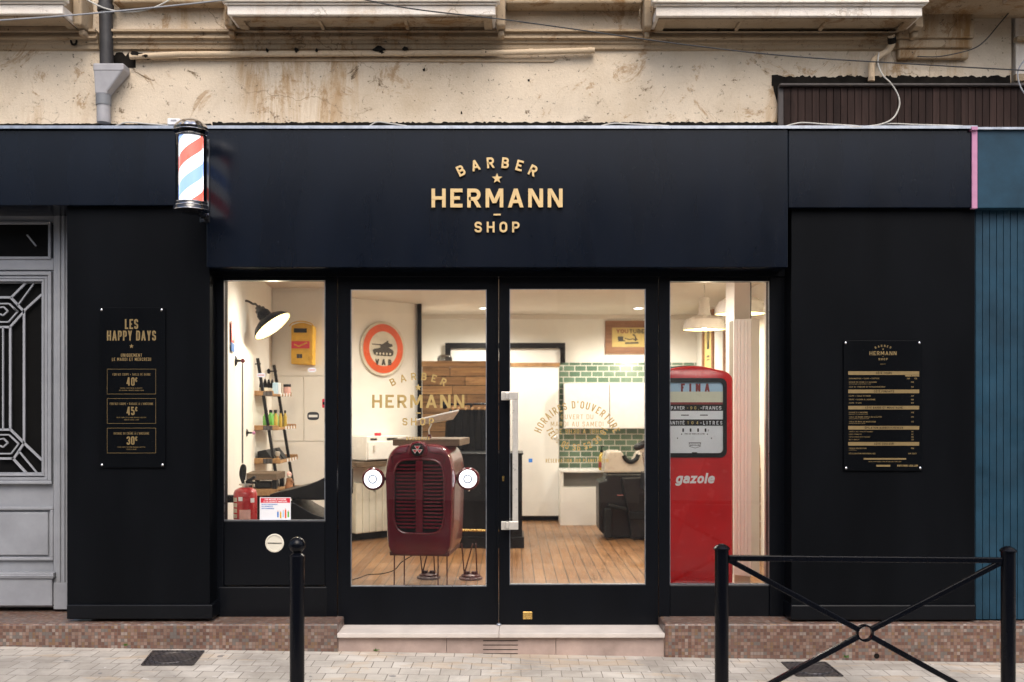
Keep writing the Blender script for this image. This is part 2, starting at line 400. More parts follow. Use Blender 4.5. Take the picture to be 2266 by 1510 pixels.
M['maroon_dk'] = mat('maroon_iron', (.075, .012, .012), .4, .2, .2, 12)
M['red'] = mat('pump_red', (.62, .010, .012), .22, 0, .08, 5, spec=.35, coat=.3)
M['rubber'] = mat('black_rubber', (.010, .011, .012), .5, spec=.2)
M['leather'] = mat('black_leather', (.009, .009, .010), .36, 0, .2, 20, .2, 120, spec=.3)
M['cloth'] = mat('black_cloth', (.006, .006, .007), .95, 0, .3, 20, .4, 80, spec=.08)
M['blackwood'] = mat('black_lacquer_wood', (.006, .006, .007), .35, 0, .2, 10, spec=.2)
M['yellow'] = mat('mailbox_yellow', (.72, .40, .015), .4, 0, .18, 8, .1)
M['ext_red'] = mat('extinguisher_red', (.42, .018, .022), .28, 0, .08, 6, coat=.4)
M['orange'] = mat('sign_orange_red', (.72, .095, .02), .5, 0, .1, 6)
M['cream'] = mat('sign_cream', (.66, .60, .48), .55, 0, .12, 8)
M['ivory'] = mat('ivory_metal', (.70, .66, .55), .4, 0, .06, 8)
M['dialwhite'] = mat('dial_white', (.80, .83, .87), .35, 0, .05, 6)
M['dialblue'] = mat('dial_blue', (.40, .58, .74), .35, 0, .04, 6)
M['dialcream'] = mat('dial_cream', (.66, .66, .52), .35, 0, .04, 6)
M['textwhite'] = mat('white_print', (.80, .80, .80), .5, 0, .02)
M['green_b'] = mat('green_bottle', (.16, .52, .08), .2, 0, .15, 12, coat=.5)
M['amber_b'] = mat('amber_bottle', (.48, .33, .05), .2, 0, .15, 12, coat=.5)
M['beige'] = mat('beige_ceramic', (.50, .44, .37), .3, 0, .08, 5)
M['greypanel'] = mat('grey_panel', (.20, .185, .17), .5, 0, .08, 6)
M['wallgroove'] = mat('panel_gap', (.28, .25, .20), .8)
M['label_w'] = mat('white_label', (.78, .78, .80), .5, 0, .03)
M['notice_red'] = mat('notice_red', (.62, .02, .045), .5, 0, .03)
M['blue'] = mat('blue_print', (.05, .2, .55), .5, 0, .05)
M['sticker_pink'] = mat('pink_sticker', (.72, .42, .38), .5, 0, .1, 40)
M['sticker_black'] = mat('black_sticker', (.03, .03, .03), .5)
M['glass'] = mat_glass('window_glass', (.99, 1, .995), 1.0, 0, .006)
M['clear'] = mat_glass('clear_tube', (.97, .98, 1), 1.3)
M['smoke'] = mat_glass('smoked_dome', (.55, .55, .55), 1.6)
M['lamp_in'] = emit('lamp_reflector_lit', (.30, .25, .12), 1.2)
M['bulb'] = emit('lit_bulb', (1, .97, .9), 9)
M['downlight'] = emit('lit_downlight', (1, .96, .9), 7)
M['headlight'] = emit('lit_headlight', (.93, .95, 1.0), 1.5, .1)
M['lens_ring'] = emit('lens_ring_glass', (.26, .30, .38), .4, .2)
# ---------------------------------------------------------------- lettering: strokes turned into ribbons
r_ = 1
GL = {
 'A': (1.1, [('d',0,0,.5,1),('d',1,0,.5,1),('p',.2,.27,.8,.27)]),
 'B': (.95, [('r',(0,0),(0,1),(.93,1,r_),(.93,.52,r_),(0,.52)),('r',(0,.52),(1,.52,r_),(1,0,r_),(0,0),(0,.52))]),
 'C': (.95, [('r',(1,.70),(1,1,r_),(0,1,r_),(0,0,r_),(1,0,r_),(1,.30))]),
 'D': (.97, [('c',(0,0),(0,1),(1,1,r_),(1,0,r_))]),
 'E': (.86, [('r',(1,1),(0,1),(0,0),(1,0)),('p',0,.5,.9,.5)]),
 'F': (.84, [('r',(1,1),(0,1),(0,-.13)),('p',0,.5,.88,.5)]),
 'G': (.97, [('r',(1,.72),(1,1,r_),(0,1,r_),(0,0,r_),(1,0,r_),(1,.46),(.55,.46))]),
 'H': (1.0, [('v',0),('v',1),('p',0,.5,1,.5)]),
 'I': (.28, [('v',.5)]),
 'J': (.8, [('r',(1,1.1),(1,0,r_),(0,0,r_),(0,.25))]),
 'K': (1.0, [('v',0),('d',.12,.35,1,1),('d',1,0,.36,.58)]),
 'L': (.80, [('r',(0,1.13),(0,0),(1,0))]),
 'M': (1.25,[('v',0),('v',1),('d',.5,.16,.04,1),('d',.5,.16,.96,1)]),
 'N': (1.05,[('v',0),('v',1),('d',.97,0,.03,1)]),
 'O': (1.0, [('c',(0,0,r_),(0,1,r_),(1,1,r_),(1,0,r_))]),
 'P': (.94, [('r',(0,-.13),(0,1),(1,1,r_),(1,.43,r_),(0,.43))]),
 'Q': (1.0, [('c',(0,0,r_),(0,1,r_),(1,1,r_),(1,0,r_)),('d',1,0,.6,.3)]),
 'R': (.97, [('r',(0,-.13),(0,1),(.97,1,r_),(.97,.45,r_),(0,.45)),('d',1,0,.5,.45)]),
 'S': (.93, [('r',(1,.74),(1,1,r_),(0,1,r_),(0,.52,r_),(1,.48,r_),(1,0,r_),(0,0,r_),(0,.26))]),
 'T': (.90, [('p',-.12,1,1.12,1),('v',.5)]),
 'U': (1.0, [('r',(0,1.13),(0,0,r_),(1,0,r_),(1,1.13))]),
 'V': (1.05,[('d',.5,0,0,1),('d',.5,0,1,1)]),
 'W': (1.45,[('d',.25,0,0,1),('d',.25,0,.5,1),('d',.75,0,.5,1),('d',.75,0,1,1)]),
 'X': (1.0, [('d',0,0,1,1),('d',1,0,0,1)]),
 'Y': (1.0, [('d',.5,.42,0,1),('d',.5,.42,1,1),('r',(.5,.5),(.5,-.13))]),
 'Z': (.92, [('p',0,1,1,1),('p',0,0,1,0),('d',0,0,1,1)]),
 '0': (.95, [('c',(0,0,r_),(0,1,r_),(1,1,r_),(1,0,r_))]),
 '1': (.55, [('r',(0,.8),(.75,1.05),(.75,-.13))]),
 '2': (.93, [('r',(0,.72),(0,1,r_),(1,1,r_),(1,.52,.4),(0,.1),(0,0),(1,0))]),
 '3': (.93, [('r',(0,.76),(0,1,r_),(1,1,r_),(1,.52,r_),(.35,.52)),('r',(.35,.52),(1,.52,r_),(1,0,r_),(0,0,r_),(0,.24))]),
 '4': (1.0, [('p',0,.24,1.05,.24),('r',(.74,1.1),(.74,-.13)),('d',.05,.24,.62,1)]),
 '5': (.93, [('r',(.95,1),(0,1),(0,.58),(1,.58,r_),(1,0,r_),(0,0,r_),(0,.24))]),
 '6': (.95, [('r',(1,.78),(1,1,r_),(0,1,r_),(0,0,r_),(1,0,r_),(1,.56,r_),(0,.56))]),
 '7': (.90, [('p',0,1,1,1),('d',.3,0,.95,1)]),
 '8': (.95, [('c',(0,0,r_),(0,.52,r_),(1,.52,r_),(1,0,r_)),('c',(.05,.52,r_),(.05,1,r_),(.95,1,r_),(.95,.52,r_))]),
 '9': (.95, [('r',(0,.22),(0,0,r_),(1,0,r_),(1,1,r_),(0,1,r_),(0,.44,r_),(1,.44))]),
 '€': (1.0, [('r',(1,.74),(1,1,r_),(.18,1,r_),(.18,0,r_),(1,0,r_),(1,.26)),('p',0,.6,.75,.6),('p',0,.4,.75,.4)]),
 '-': (.6, [('p',0,.45,1,.45)]), '+': (.8, [('p',0,.45,1,.45),('r',(.5,.15),(.5,.75))]), '.': (.28, [('r',(.5,-.13),(.5,.03))]), ',': (.28, [('r',(.5,-.25),(.5,.03))]),
 ':': (.28, [('r',(.5,.02),(.5,.18)),('r',(.5,.62),(.5,.78))]), "'": (.28, [('r',(.5,.72),(.5,1.13))]), '/': (.7, [('d',0,0,1,1)]), ' ': (.42, []),
 'g': (.78, [('c',(0,0,r_),(0,.66,r_),(1,.66,r_),(1,0,r_)),('r',(1,.78),(1,-.3,r_),(0,-.3,r_),(0,-.14))]),
 'a': (.78, [('c',(0,0,r_),(0,.40,r_),(1,.40,r_),(1,0,r_)),('r',(1,-.1),(1,.66,r_),(.05,.66,r_),(.05,.52))]),
 'z': (.74, [('p',0,.66,1,.66),('p',0,0,1,0),('d',0,0,1,.66)]),
 'o': (.78, [('c',(0,0,r_),(0,.66,r_),(1,.66,r_),(1,0,r_))]),
 'l': (.30, [('v',.5)]),
 'e': (.78, [('r',(0,.33),(1,.33),(1,.66,r_),(0,.66,r_),(0,0,r_),(1,0,r_),(1,.14))]),
}
ACC = {'É':('E',1),'È':('E',-1),'À':('A',-1),'Ô':('O',0),'Â':('A',0),'Ê':('E',0)}
def round_path(pts, closed, rad):
    out = []; n = len(pts)
    for i, (x, y, r) in enumerate(pts):
        if not r or (not closed and i in (0, n-1)): out.append((x, y)); continue
        a = Vector(pts[i-1][:2]); b = Vector(pts[(i+1) % n][:2]); p = Vector((x, y))
        la, lb = (a-p).length, (b-p).length
        def lim(l, nb): return l*.5 if nb[2] else l*.98
        rr = min(rad*r, lim(la, pts[i-1]), lim(lb, pts[(i+1) % n]))
        p0 = p + (a-p).normalized()*rr; p1 = p + (b-p).normalized()*rr
        for k in range(6):
            t = k/5; out.append(tuple(p0*(1-t)**2*1 + p*2*t*(1-t) + p1*t*t)) if False else out.append(tuple(arc(p0, p, p1, t)))
    return out
def arc(p0, p, p1, t):                     # between a quadratic curve and a true quarter circle
    q = p0*(1-t)**2 + p*2*t*(1-t) + p1*t*t
    c = p0 + p1 - p; a = p0-c; b = p1-c; s = a*math.cos(t*math.pi/2) + b*math.sin(t*math.pi/2) + c
    return s*.8 + q*.2
def ribbon(path, t, closed):
    path = [p for i, p in enumerate(path) if (i == 0 and not closed) or (Vector(p)-Vector(path[i-1])).length > 1e-5]
    n = len(path); L = []; Rr = []
    pv = [Vector(p) for p in path]
    for i in range(n):
        a = pv[i-1] if (closed or i > 0) else None; b = pv[(i+1) % n] if (closed or i < n-1) else None; p = pv[i]
        d1 = (p-a).normalized() if a is not None else (b-p).normalized(); d2 = (b-p).normalized() if b is not None else d1
        n1 = Vector((-d1.y, d1.x)); n2 = Vector((-d2.y, d2.x)); m = (n1+n2)
        if m.length < 1e-4: m = n1
        m.normalize(); k = t/2/max(.45, m.dot(n1)); L.append(p+m*k); Rr.append(p-m*k)
    q = []
    for i in range(n if closed else n-1):
        j = (i+1) % n; q.append((Rr[i], Rr[j], L[j], L[i]))
    return q
def glyph(ch, h, wd, t):                   # -> width, list of strokes; a stroke is a list of quads
    acc = None
    if ch in ACC: ch, acc = ACC[ch][0], ACC[ch][1]
    wf, st = GL.get(ch, GL['-']); W = wf*wd*h
    if ch in 'I.:,\'l': W = max(t*1.25, W*.6)
    mx = lambda u: t/2 + u*(W-t); my = lambda v: t/2 + v*(h-t)
    out = []
    for s in st:
        k = s[0]
        if k == 'v': out.append([(Vector((mx(s[1])-t/2, 0)), Vector((mx(s[1])+t/2, 0)), Vector((mx(s[1])+t/2, h)), Vector((mx(s[1])-t/2, h)))])
        elif k == 'p':
            x0, x1 = mx(s[1]), mx(s[3]); y = my(s[2]); e = t/2 if s[1] == 0 else 0; e2 = t/2 if s[3] == 1 else 0; tt = t*.92
            out.append([(Vector((x0-e, y-tt/2)), Vector((x1+e2, y-tt/2)), Vector((x1+e2, y+tt/2)), Vector((x0-e, y+tt/2)))])
        elif k == 'd':
            x0, x1 = mx(s[1]), mx(s[3])
            y0 = 0 if s[2] == 0 else my(s[2]); y1 = h if s[4] == 1 else my(s[4])
            if s[4] == .66: y1 += t/2
            sl = (x1-x0)/max(1e-6, abs(y1-y0)); hw = min(t/2*math.sqrt(1+sl*sl), t*.85)
            out.append([(Vector((x0-hw, y0)), Vector((x0+hw, y0)), Vector((x1+hw, y1)), Vector((x1-hw, y1)))])
        else:
            pts = []
            for p in s[1:]:
                v = p[1]; yy = h if v == 1.13 else (0 if v == -.13 else my(v))
                pts.append((mx(p[0]), yy, p[2] if len(p) > 2 else 0))
            # open ends of a bar run out to the letter's edge
            pts = [pts[0]] + pts[1:]
            if k == 'r':
                for a, b in ((0, 1), (-1, -2)):
                    if abs(pts[a][1]-pts[b][1]) < 1e-6 and abs(pts[a][0]-(W-t/2)) < 1e-6: pts[a] = (W, pts[a][1], 0)
            out.append(ribbon(round_path(pts, k == 'c', (W-t)/2 if wd > .6 else (W-t)/2*.95), t, k == 'c'))
    if acc is not None:
        c = W/2; y = h*1.1
        if acc == 0:
            out.append(ribbon([(c-.16*h, y), (c, y+.14*h), (c+.16*h, y)], t*.6, False))
        else: out.append(ribbon([(c-.06*h*acc, y), (c+.08*h*acc, y+.16*h)], t*.7, False))
    return W, out
def text(mb, s, to3, h, wd=.8, t=.2, gap=.22, align='c', x=0, y=0, depth=.001, arc_r=None, shear=0, rot=0):
    """adds lettering to mb; to3(x, y, d) places it, d = distance off the surface towards the viewer"""
    tt = t*h; gs = [glyph(c, h, wd, tt) for c in s]; g = gap*h
    tot = sum(w_ for w_, _ in gs) + g*(len(gs)-1)
    cur = -tot/2 if align == 'c' else (0 if align == 'l' else -tot)
    for w_, strokes in gs:
        for k, qs in enumerate(strokes):
            d = depth + k*max(.00008, depth*.06)
            for q in qs:
                pp = []
                for p in q:
                    lx, ly = cur + p.x + shear*p.y, p.y
                    if arc_r:
                        a = (cur + w_/2)/arc_r; ox = p.x - w_/2; rr = abs(arc_r)
                        if arc_r > 0: lx = (rr+ly)*math.sin(a) + ox*math.cos(a); ly = (rr+ly)*math.cos(a) - ox*math.sin(a) - rr
                        else: a = -a; lx = (rr-ly)*math.sin(a) + ox*math.cos(a); ly = rr - (rr-ly)*math.cos(a) + ox*math.sin(a)
                    pp.append((x+lx, y+ly))
                v = [to3(a, b, d) for a, b in pp] + [to3(a, b, 0) for a, b in pp]
                mb.add(v, [(0,1,2,3),(0,4,5,1),(1,5,6,2),(2,6,7,3),(3,7,4,0)])
        cur += w_ + g
    return tot
def flat(px, py, y):                        # lettering plane parallel to the facade, units are metres from that pixel
    c = P(px, py, y); return lambda a, b, d: (c.x+a, c.y-d, c.z+b)
def star(mb, to3, r, x=0, y=0, depth=.001):
    p = [(x+math.sin(k*math.pi/5)*(r if k % 2 == 0 else r*.42), y+math.cos(k*math.pi/5)*(r if k % 2 == 0 else r*.42)) for k in range(10)]
    v = [to3(a, b, depth) for a, b in p] + [to3(a, b, 0) for a, b in p] + [to3(x, y, depth)]
    mb.add(v, [(20, k, (k+1) % 10) for k in range(10)] + [(k, k+10, (k+1) % 10+10, (k+1) % 10) for k in range(10)])
def rect(mb, to3, x0, y0, x1, y1, depth=.001):
    p = [(x0,y0),(x1,y0),(x1,y1),(x0,y1)]
    mb.add([to3(a, b, depth) for a, b in p] + [to3(a, b, 0) for a, b in p], [(0,1,2,3),(0,4,5,1),(1,5,6,2),(2,6,7,3),(3,7,4,0)])
def logo(to3, u, depth, mk):                # u = metres per photo pixel of the big sign; origin = middle of HERMANN
    for name, fn in (('arched_word', lambda b: text(b, 'BARBER', to3, 23.5*u, .72, .185, .62, y=67*u, depth=depth, arc_r=176*u)),
                     ('star', lambda b: star(b, to3, 12*u, 0, 43.5*u, depth)),
                     ('shop_name', lambda b: text(b, 'HERMANN', to3, 41.5*u, .755, .19, .25, y=-20.7*u, depth=depth)),
                     ('dash', lambda b: rect(b, to3, -8*u, -38.5*u, 8*u, -35*u, depth)),
                     ('lower_word', lambda b: text(b, 'SHOP', to3, 23.5*u, .74, .185, .46, y=-76*u, depth=depth))):
        mk(name, fn)

# ================================================================ THE STREET
pv = MB(); xs0, xs1 = -30, 30
pv.add([(xs0, -2.2, gz(xs0)), (xs1, -2.2, gz(xs1)), (xs1, 6, gz(xs1)), (xs0, 6, gz(xs0))], [(0,1,2,3)])
struct('pavement', pv, M['pavers'])
st = MB(); st.add([(-60, -60, gz(-60)-.13), (60, -60, gz(60)-.13), (60, 12, gz(60)-.13), (-60, 12, gz(-60)-.13)], [(0,1,2,3)])
struct('street', st, M['asphalt'])
kb = MB(); kb.add([(xs0,-2.35,gz(xs0)-.2),(xs1,-2.35,gz(xs1)-.2),(xs1,-2.2,gz(xs1)-.2),(xs0,-2.2,gz(xs0)-.2),(xs0,-2.35,gz(xs0)),(xs1,-2.35,gz(xs1)),(xs1,-2.2,gz(xs1)),(xs0,-2.2,gz(xs0))],
                  [(4,5,6,7),(0,1,5,4),(2,3,7,6)])
struct('kerb', kb, M['step'])

# ---------------------------------------------------------------- the stone house above the shop
YW = .03
bld = thing('apartment_building', 'old cream stone house with rust stained balconies above the dark shopfront', 'building', (0, YW, 2.4))
zt = 11.0
wl = MB()
wl.box(-14, X(2238, YW), YW, YW+.35, Z(345, YW), zt)
obj('wall', wl, M['stone'], bld)
# long moulding under the balconies, one profile run along the wall
pr = [(0, 74), (-.075, 74), (-.075, 79), (-.05, 80), (-.05, 87), (-.062, 88), (-.062, 92), (-.035, 94), (-.035, 100), (-.022, 102), (-.022, 111), (0, 114)]
def profile_run(px0, px1, prof, y, mb):
    a = [(X(px0, y), y+d, Z(p, y)) for d, p in prof]; b = [(X(px1, y), y+d, Z(p, y)) for d, p in prof]; n = len(prof)
    mb.add(a+b, [(i, (i+1) % n, (i+1) % n+n, i+n) for i in range(n)] + [tuple(range(n-1, -1, -1)), tuple(range(n, 2*n))])
mo = MB(); profile_run(-300, 221, pr, YW, mo); profile_run(250, 1985, pr, YW, mo)
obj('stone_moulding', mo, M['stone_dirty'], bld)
# balconies: slab with edge moulding, coffered underside, brackets
YB = -.27
def balcony(px0, px1, pyb=33, lbr=True):
    x0, x1 = X(px0, YB), X(px1, YB); zb = Z(pyb, YB); zu = zb + .012
    s = MB(); s.box(x0+.02, x1-.02, YB+.03, YW, zu, zu+.17)
    for a, b in ((0, .035), (.32, .335), (.655, .67), (.965, 1)):          # ribs of the coffers
        L = x1-x0; s.box(x0+.02+a*(L-.04), x0+.02+b*(L-.04), YB+.03, YW-.07, zb-.006, zu)
    s.box(x0+.02, x1-.02, YB+.03, YB+.075, zb-.009, zu); s.box(x0+.02, x1-.02, YW-.075, YW, zb-.012, zu)
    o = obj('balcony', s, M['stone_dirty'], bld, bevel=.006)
    e = MB(); e.box(x0, x1, YB, YB+.03, zb, zb+.055)
    e.box(x0-.012, x1+.012, YB-.016, YB+.03, zb+.058, zb+.068); e.box(x0-.028, x1+.028, YB-.034, YB+.03, zb+.07, zb+.13); e.box(x0-.045, x1+.045, YB-.05, YB+.03, zb+.133, zb+.19)
    e.box(x0, x0+.03, YB+.031, YW, zb+.004, zb+.055); e.box(x1-.03, x1, YB+.031, YW, zb+.004, zb+.055)
    obj('edge_moulding', e, M['stone_white'], o, bevel=.006)
    r = MB()                                                             # railing above, out of the picture
    zr = zb+.19
    for k in range(int((x1-x0)/.12)): r.box(x0+.06+k*.12, x0+.075+k*.12, YB-.005, YB+.01, zr, zr+.9)
    r.box(x0, x1, YB-.015, YB+.02, zr+.9, zr+.94)
    obj('railing', r, M['bollard'], o)
    for sx in ((x0-.055, x0-.005), (x1+.005, x1+.06)):
        b = MB(); b.box(sx[0], sx[1], YB+.12, YW, zb-.02, zb+.2)
        b.box(sx[0]+.008, sx[1]-.008, YB+.18, YW, zb-.06, zb-.02)
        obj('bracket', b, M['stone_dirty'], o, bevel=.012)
balcony(-420, 139, 31); balcony(503, 1096, 33); balcony(1452, 2041, 36)
# window sill soffit between, and corbel block on the right
sf = MB(); sf.box(X(1120, YW-.12), X(1420, YW-.12), YW-.14, YW, Z(7, YW-.14), Z(-70, YW-.14))
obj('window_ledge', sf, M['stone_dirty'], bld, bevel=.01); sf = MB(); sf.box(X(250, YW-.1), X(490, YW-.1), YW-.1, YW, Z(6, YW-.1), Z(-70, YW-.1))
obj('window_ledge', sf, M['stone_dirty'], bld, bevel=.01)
cb = MB(); yc = -.045
cb.box(X(1987, yc), X(2158, yc), yc, YW, Z(84, yc), Z(16, yc)); cb.box(X(1990, yc), X(2156, yc), yc+.012, YW, Z(104, yc), Z(84.5, yc)); cb.box(X(1992, yc), X(2150, yc), yc+.03, YW, Z(126, yc), Z(104.5, yc))
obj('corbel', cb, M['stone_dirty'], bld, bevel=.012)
sb = MB(); ysb = -.32
sb.box(X(2066, ysb), X(2420, ysb), ysb, YW, Z(-8, ysb), Z(-60, ysb)); sb.box(X(2225, ysb), X(2420, ysb), ysb-.05, ysb+.05, Z(6, ysb), Z(-9, ysb))
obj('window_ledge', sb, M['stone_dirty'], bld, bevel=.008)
# ragged grime in the gap above the fascia
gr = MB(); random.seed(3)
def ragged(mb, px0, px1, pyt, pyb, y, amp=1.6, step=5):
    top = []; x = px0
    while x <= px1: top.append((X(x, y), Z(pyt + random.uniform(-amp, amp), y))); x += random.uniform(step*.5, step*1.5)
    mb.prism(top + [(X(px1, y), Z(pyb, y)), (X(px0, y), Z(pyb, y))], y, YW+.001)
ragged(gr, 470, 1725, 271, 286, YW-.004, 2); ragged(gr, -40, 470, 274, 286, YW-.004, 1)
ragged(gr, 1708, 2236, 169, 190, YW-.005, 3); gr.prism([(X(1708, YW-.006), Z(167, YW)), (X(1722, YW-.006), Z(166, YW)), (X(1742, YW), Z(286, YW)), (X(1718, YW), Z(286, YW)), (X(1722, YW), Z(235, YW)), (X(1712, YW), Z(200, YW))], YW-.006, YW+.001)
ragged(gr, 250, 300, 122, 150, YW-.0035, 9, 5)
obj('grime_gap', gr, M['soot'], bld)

for k_, (px, py, sz) in enumerate(((838, 108, 9), (845, 116, 5), (300, 118, 9), (322, 124, 5), (897, 107, 6), (1071, 115, 4), (655, 110, 5), (590, 111, 4), (700, 111, 4), (938, 155, 4), (1170, 178, 3), (1021, 250, 3))):
    rr = random.Random(k_); n = 11; yy = YW-.075 if py < 112 else (YW-.06 if py < 126 else YW-.002)
    a = MB(); a.prism([(X(px+math.cos(2*math.pi*i/n)*sz*rr.uniform(.5, 1.25)*(1.4 if k_ < 6 else .8), yy), Z(py+math.sin(2*math.pi*i/n)*sz*rr.uniform(.4, 1.1)*(.7 if k_ < 6 else 1.2), yy)) for i in range(n)], yy-.001, YW+.001)
    obj('soot_patch', a, M['soot'], bld)
nb = thing('neighbouring_house', 'paler stone house beyond the narrow gap at the far right edge', 'building', (X(2300, .02), .02, 2.5))
n1 = MB(); n1.box(X(2248, .02), 14, .02, .4, Z(345, .02), zt)
obj('wall', n1, M['stone_white'], nb)
n2 = MB(); n2.box(X(2246, 0), X(2600, 0), -.03, .02, Z(92, 0), Z(84, 0)); n2.box(X(2246, 0), X(2600, 0), -.012, .02, Z(180, 0), Z(165, 0))
obj('string_course', n2, M['stone_dirty'], nb)
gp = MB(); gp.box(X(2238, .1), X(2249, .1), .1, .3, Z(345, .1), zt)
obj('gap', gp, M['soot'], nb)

# house across the street, behind the camera: seen only as the soft shapes in the glass and gloss paint
op = thing('facing_house', 'plain stone house across the street mirrored in the shop glass', 'building', (0, -11, 0))
ow = MB(); ow.box(-16, 16, -11.4, -11, -.4, 5.6); obj('wall', ow, mat('facing_stone', (.60, .56, .50), .9), op)
for k in range(8):
    for j in range(2):
        q = MB(); q.box(-13.6+k*3.6, -12.4+k*3.6, -10.995, -10.97, .4+j*2.8, 2.5+j*2.8); obj('window', q, M['dark'], op)

# ---------------------------------------------------------------- downpipe, conduit, pipes, cables
def rect_loft(mb, secs):                    # sections: (x0,x1,y0,y1,z)
    v = []; f = []
    for a, b, c, d, z in secs: v += [(a,c,z),(b,c,z),(b,d,z),(a,d,z)]
    for i in range(len(secs)-1):
        for k in range(4): f.append((i*4+k, i*4+(k+1) % 4, i*4+4+(k+1) % 4, i*4+4+k))
    mb.add(v, f + [(3,2,1,0), tuple(range(len(v)-4, len(v)))])
dp = thing('downpipe', 'grey rainwater downpipe with tapered hopper beside the left balcony', 'downpipe', (X(232, -.03), -.03, Z(272, -.03)))
yp = -.03
a = MB(); a.tube([(X(236, yp), yp, Z(150, yp)), (X(235, yp), yp, Z(60, yp)), (X(232, yp), yp, Z(-40, yp)), (X(232, yp), yp, Z(-400, yp))], .041, 14)
obj('upper_pipe', a, M['pipe_dark'], dp, smooth=True)
a = MB(); a.tube([(X(234, yp), yp, Z(26, yp)), (X(234, yp), yp, Z(12, yp))], .05, 14); obj('pipe_bracket', a, M['pipe_dark'], dp, smooth=True)
a = MB(); rect_loft(a, [(X(215, yp), X(243, yp), yp-.04, yp+.04, Z(212, yp)), (X(215, yp), X(243, yp), yp-.04, yp+.04, Z(207, yp)), (X(214, yp), X(278, yp), yp-.052, yp+.052, Z(163, yp)), (X(213, yp), X(281, yp), yp-.055, yp+.055, Z(161, yp)), (X(213, yp), X(281, yp), yp-.055, yp+.055, Z(146, yp))])
obj('hopper', a, M['pipe_grey'], dp, bevel=.012)
a = MB(); a.tube([(X(229, yp), yp, Z(210, yp)), (X(229, yp), yp, Z(234, yp))], .046, 16); obj('collar', a, M['pipe_mid'], dp, smooth=True)
a = MB(); a.tube([(X(229.5, yp), yp, Z(234, yp)), (X(229.5, yp), yp, Z(272, yp))], .041, 16); obj('lower_pipe', a, M['pipe_grey'], dp, smooth=True)

yq = -.012
cdt = thing('conduit', 'long cream painted conduit pipe running under the stone moulding', 'pipe', P(800, 119, yq))
a = MB(); a.tube([P(288, 126, yq), P(400, 120.5, yq), P(700, 119, yq), P(1080, 117.5, yq), P(1200, 115, yq), P(1316, 112, yq)], .0185, 10); obj('pipe', a, M['pipe_cream'], cdt, smooth=True)
for px, py in ((897, 118.6), (1070, 117.6), (1175, 115.6), (1305, 112.2), (560, 119.5)):
    a = MB(); a.tube([P(px-4, py, yq), P(px+4, py, yq)], .0215, 10); obj('pipe_clip', a, M['pipe_cream'], cdt, smooth=True)
a = MB(); a.prism([(X(300, .02), Z(128, .02)), (X(1234, .02), Z(129, .02)), (X(1224, .02), Z(137, .02)), (X(300, .02), Z(134, .02))], .018, YW)
solo('cable_trunking', a, M['pipe_cream'], 'thin flat cream trunking strip just below the long conduit', 'trunking')

yb2 = -.035
bp = thing('bent_pipe', 'cream elbow pipe with peeling black paint above the brown slats', 'pipe', P(1928, 180, yb2))
def curve(pts, n=6):                        # smooth path through points
    pts = [Vector(p) for p in pts]; out = []
    for i in range(len(pts)-1):
        p0 = pts[max(0, i-1)]; p1 = pts[i]; p2 = pts[i+1]; p3 = pts[min(len(pts)-1, i+2)]
        for k in range(n):
            t = k/n; out.append(.5*((2*p1)+(p2-p0)*t+(2*p0-5*p1+4*p2-p3)*t*t+(3*p1-p0-3*p2+p3)*t**3))
    return out + [pts[-1]]
a = MB(); a.tube(curve([P(1972, 78, -.08), P(1974, 96, -.06), P(1964, 113, yb2), P(1943, 126, yb2), P(1930, 142, yb2), P(1928, 180, yb2)]), .021, 12); obj('pipe', a, M['pipe_cream'], bp, smooth=True)
a = MB(); a.tube([P(1973, 83, -.08), P(1974, 95, -.06)], .026, 12); obj('pipe_collar', a, M['soot'], bp, smooth=True)
def cable(name, pts, r, m, label, n=6):
    a = MB(); a.tube(curve(pts, n), r, 6); return solo(name, a, m, label, 'cable', smooth=True)
cable('cable', [P(740, -16, -.45), P(900, 18, -.45), P(1110, 43, -.42), P(1300, 69, -.38), P(1500, 97, -.33), P(1740, 124, -.28), P(2000, 141, -.2), P(2266, 156, -.1), P(2400, 160, -.05)], .0042, M['cable_k'], 'black cable sagging diagonally across the stone wall to the right')
cable('cable', [P(-60, 49, -.5), P(120, 37, -.5), P(280, 23, -.5), P(480, 2, -.5), P(620, -20, -.5)], .0052, M['cable_b'], 'pale blue grey cable stretched past the left balcony')
cable('cable', [P(150, -30, -.48), P(197, 2, -.48), P(240, 21, -.49), P(290, 27, -.49), P(340, 17, -.49), P(380, -3, -.48), P(410, -25, -.45)], .0045, M['cable_w'], 'white cable hanging in a loop in front of the downpipe')
cable('cable', [P(1945, 117, -.062), P(1943, 140, -.06), P(1953, 166, -.06), P(1971, 184, -.065), P(1987, 210, -.06), P(1990, 235, -.06), P(1976, 262, -.06), P(1946, 276, -.065), P(1900, 281, -.075), P(1880, 281, -.075)], .0048, M['cable_w'], 'cream cable looping down over the brown slats', 8)
cable('cable', [P(2236, 24, -.06), P(2210, 55, -.06), P(2180, 90, -.06), P(2154, 108, -.06), P(2110, 120, -.055), P(2070, 126, -.04), P(2030, 125, -.03)], .0035, M['cable_k'], 'thin dark wire running down across the stone corbel')
cable('cable', [P(2290, 110, -.1), P(2262, 140, -.1), P(2252, 165, -.1), P(2262, 200, -.1), P(2290, 230, -.1)], .005, M['cable_b'], 'grey cable bowing out at the far right edge')
rng = random.Random(5)
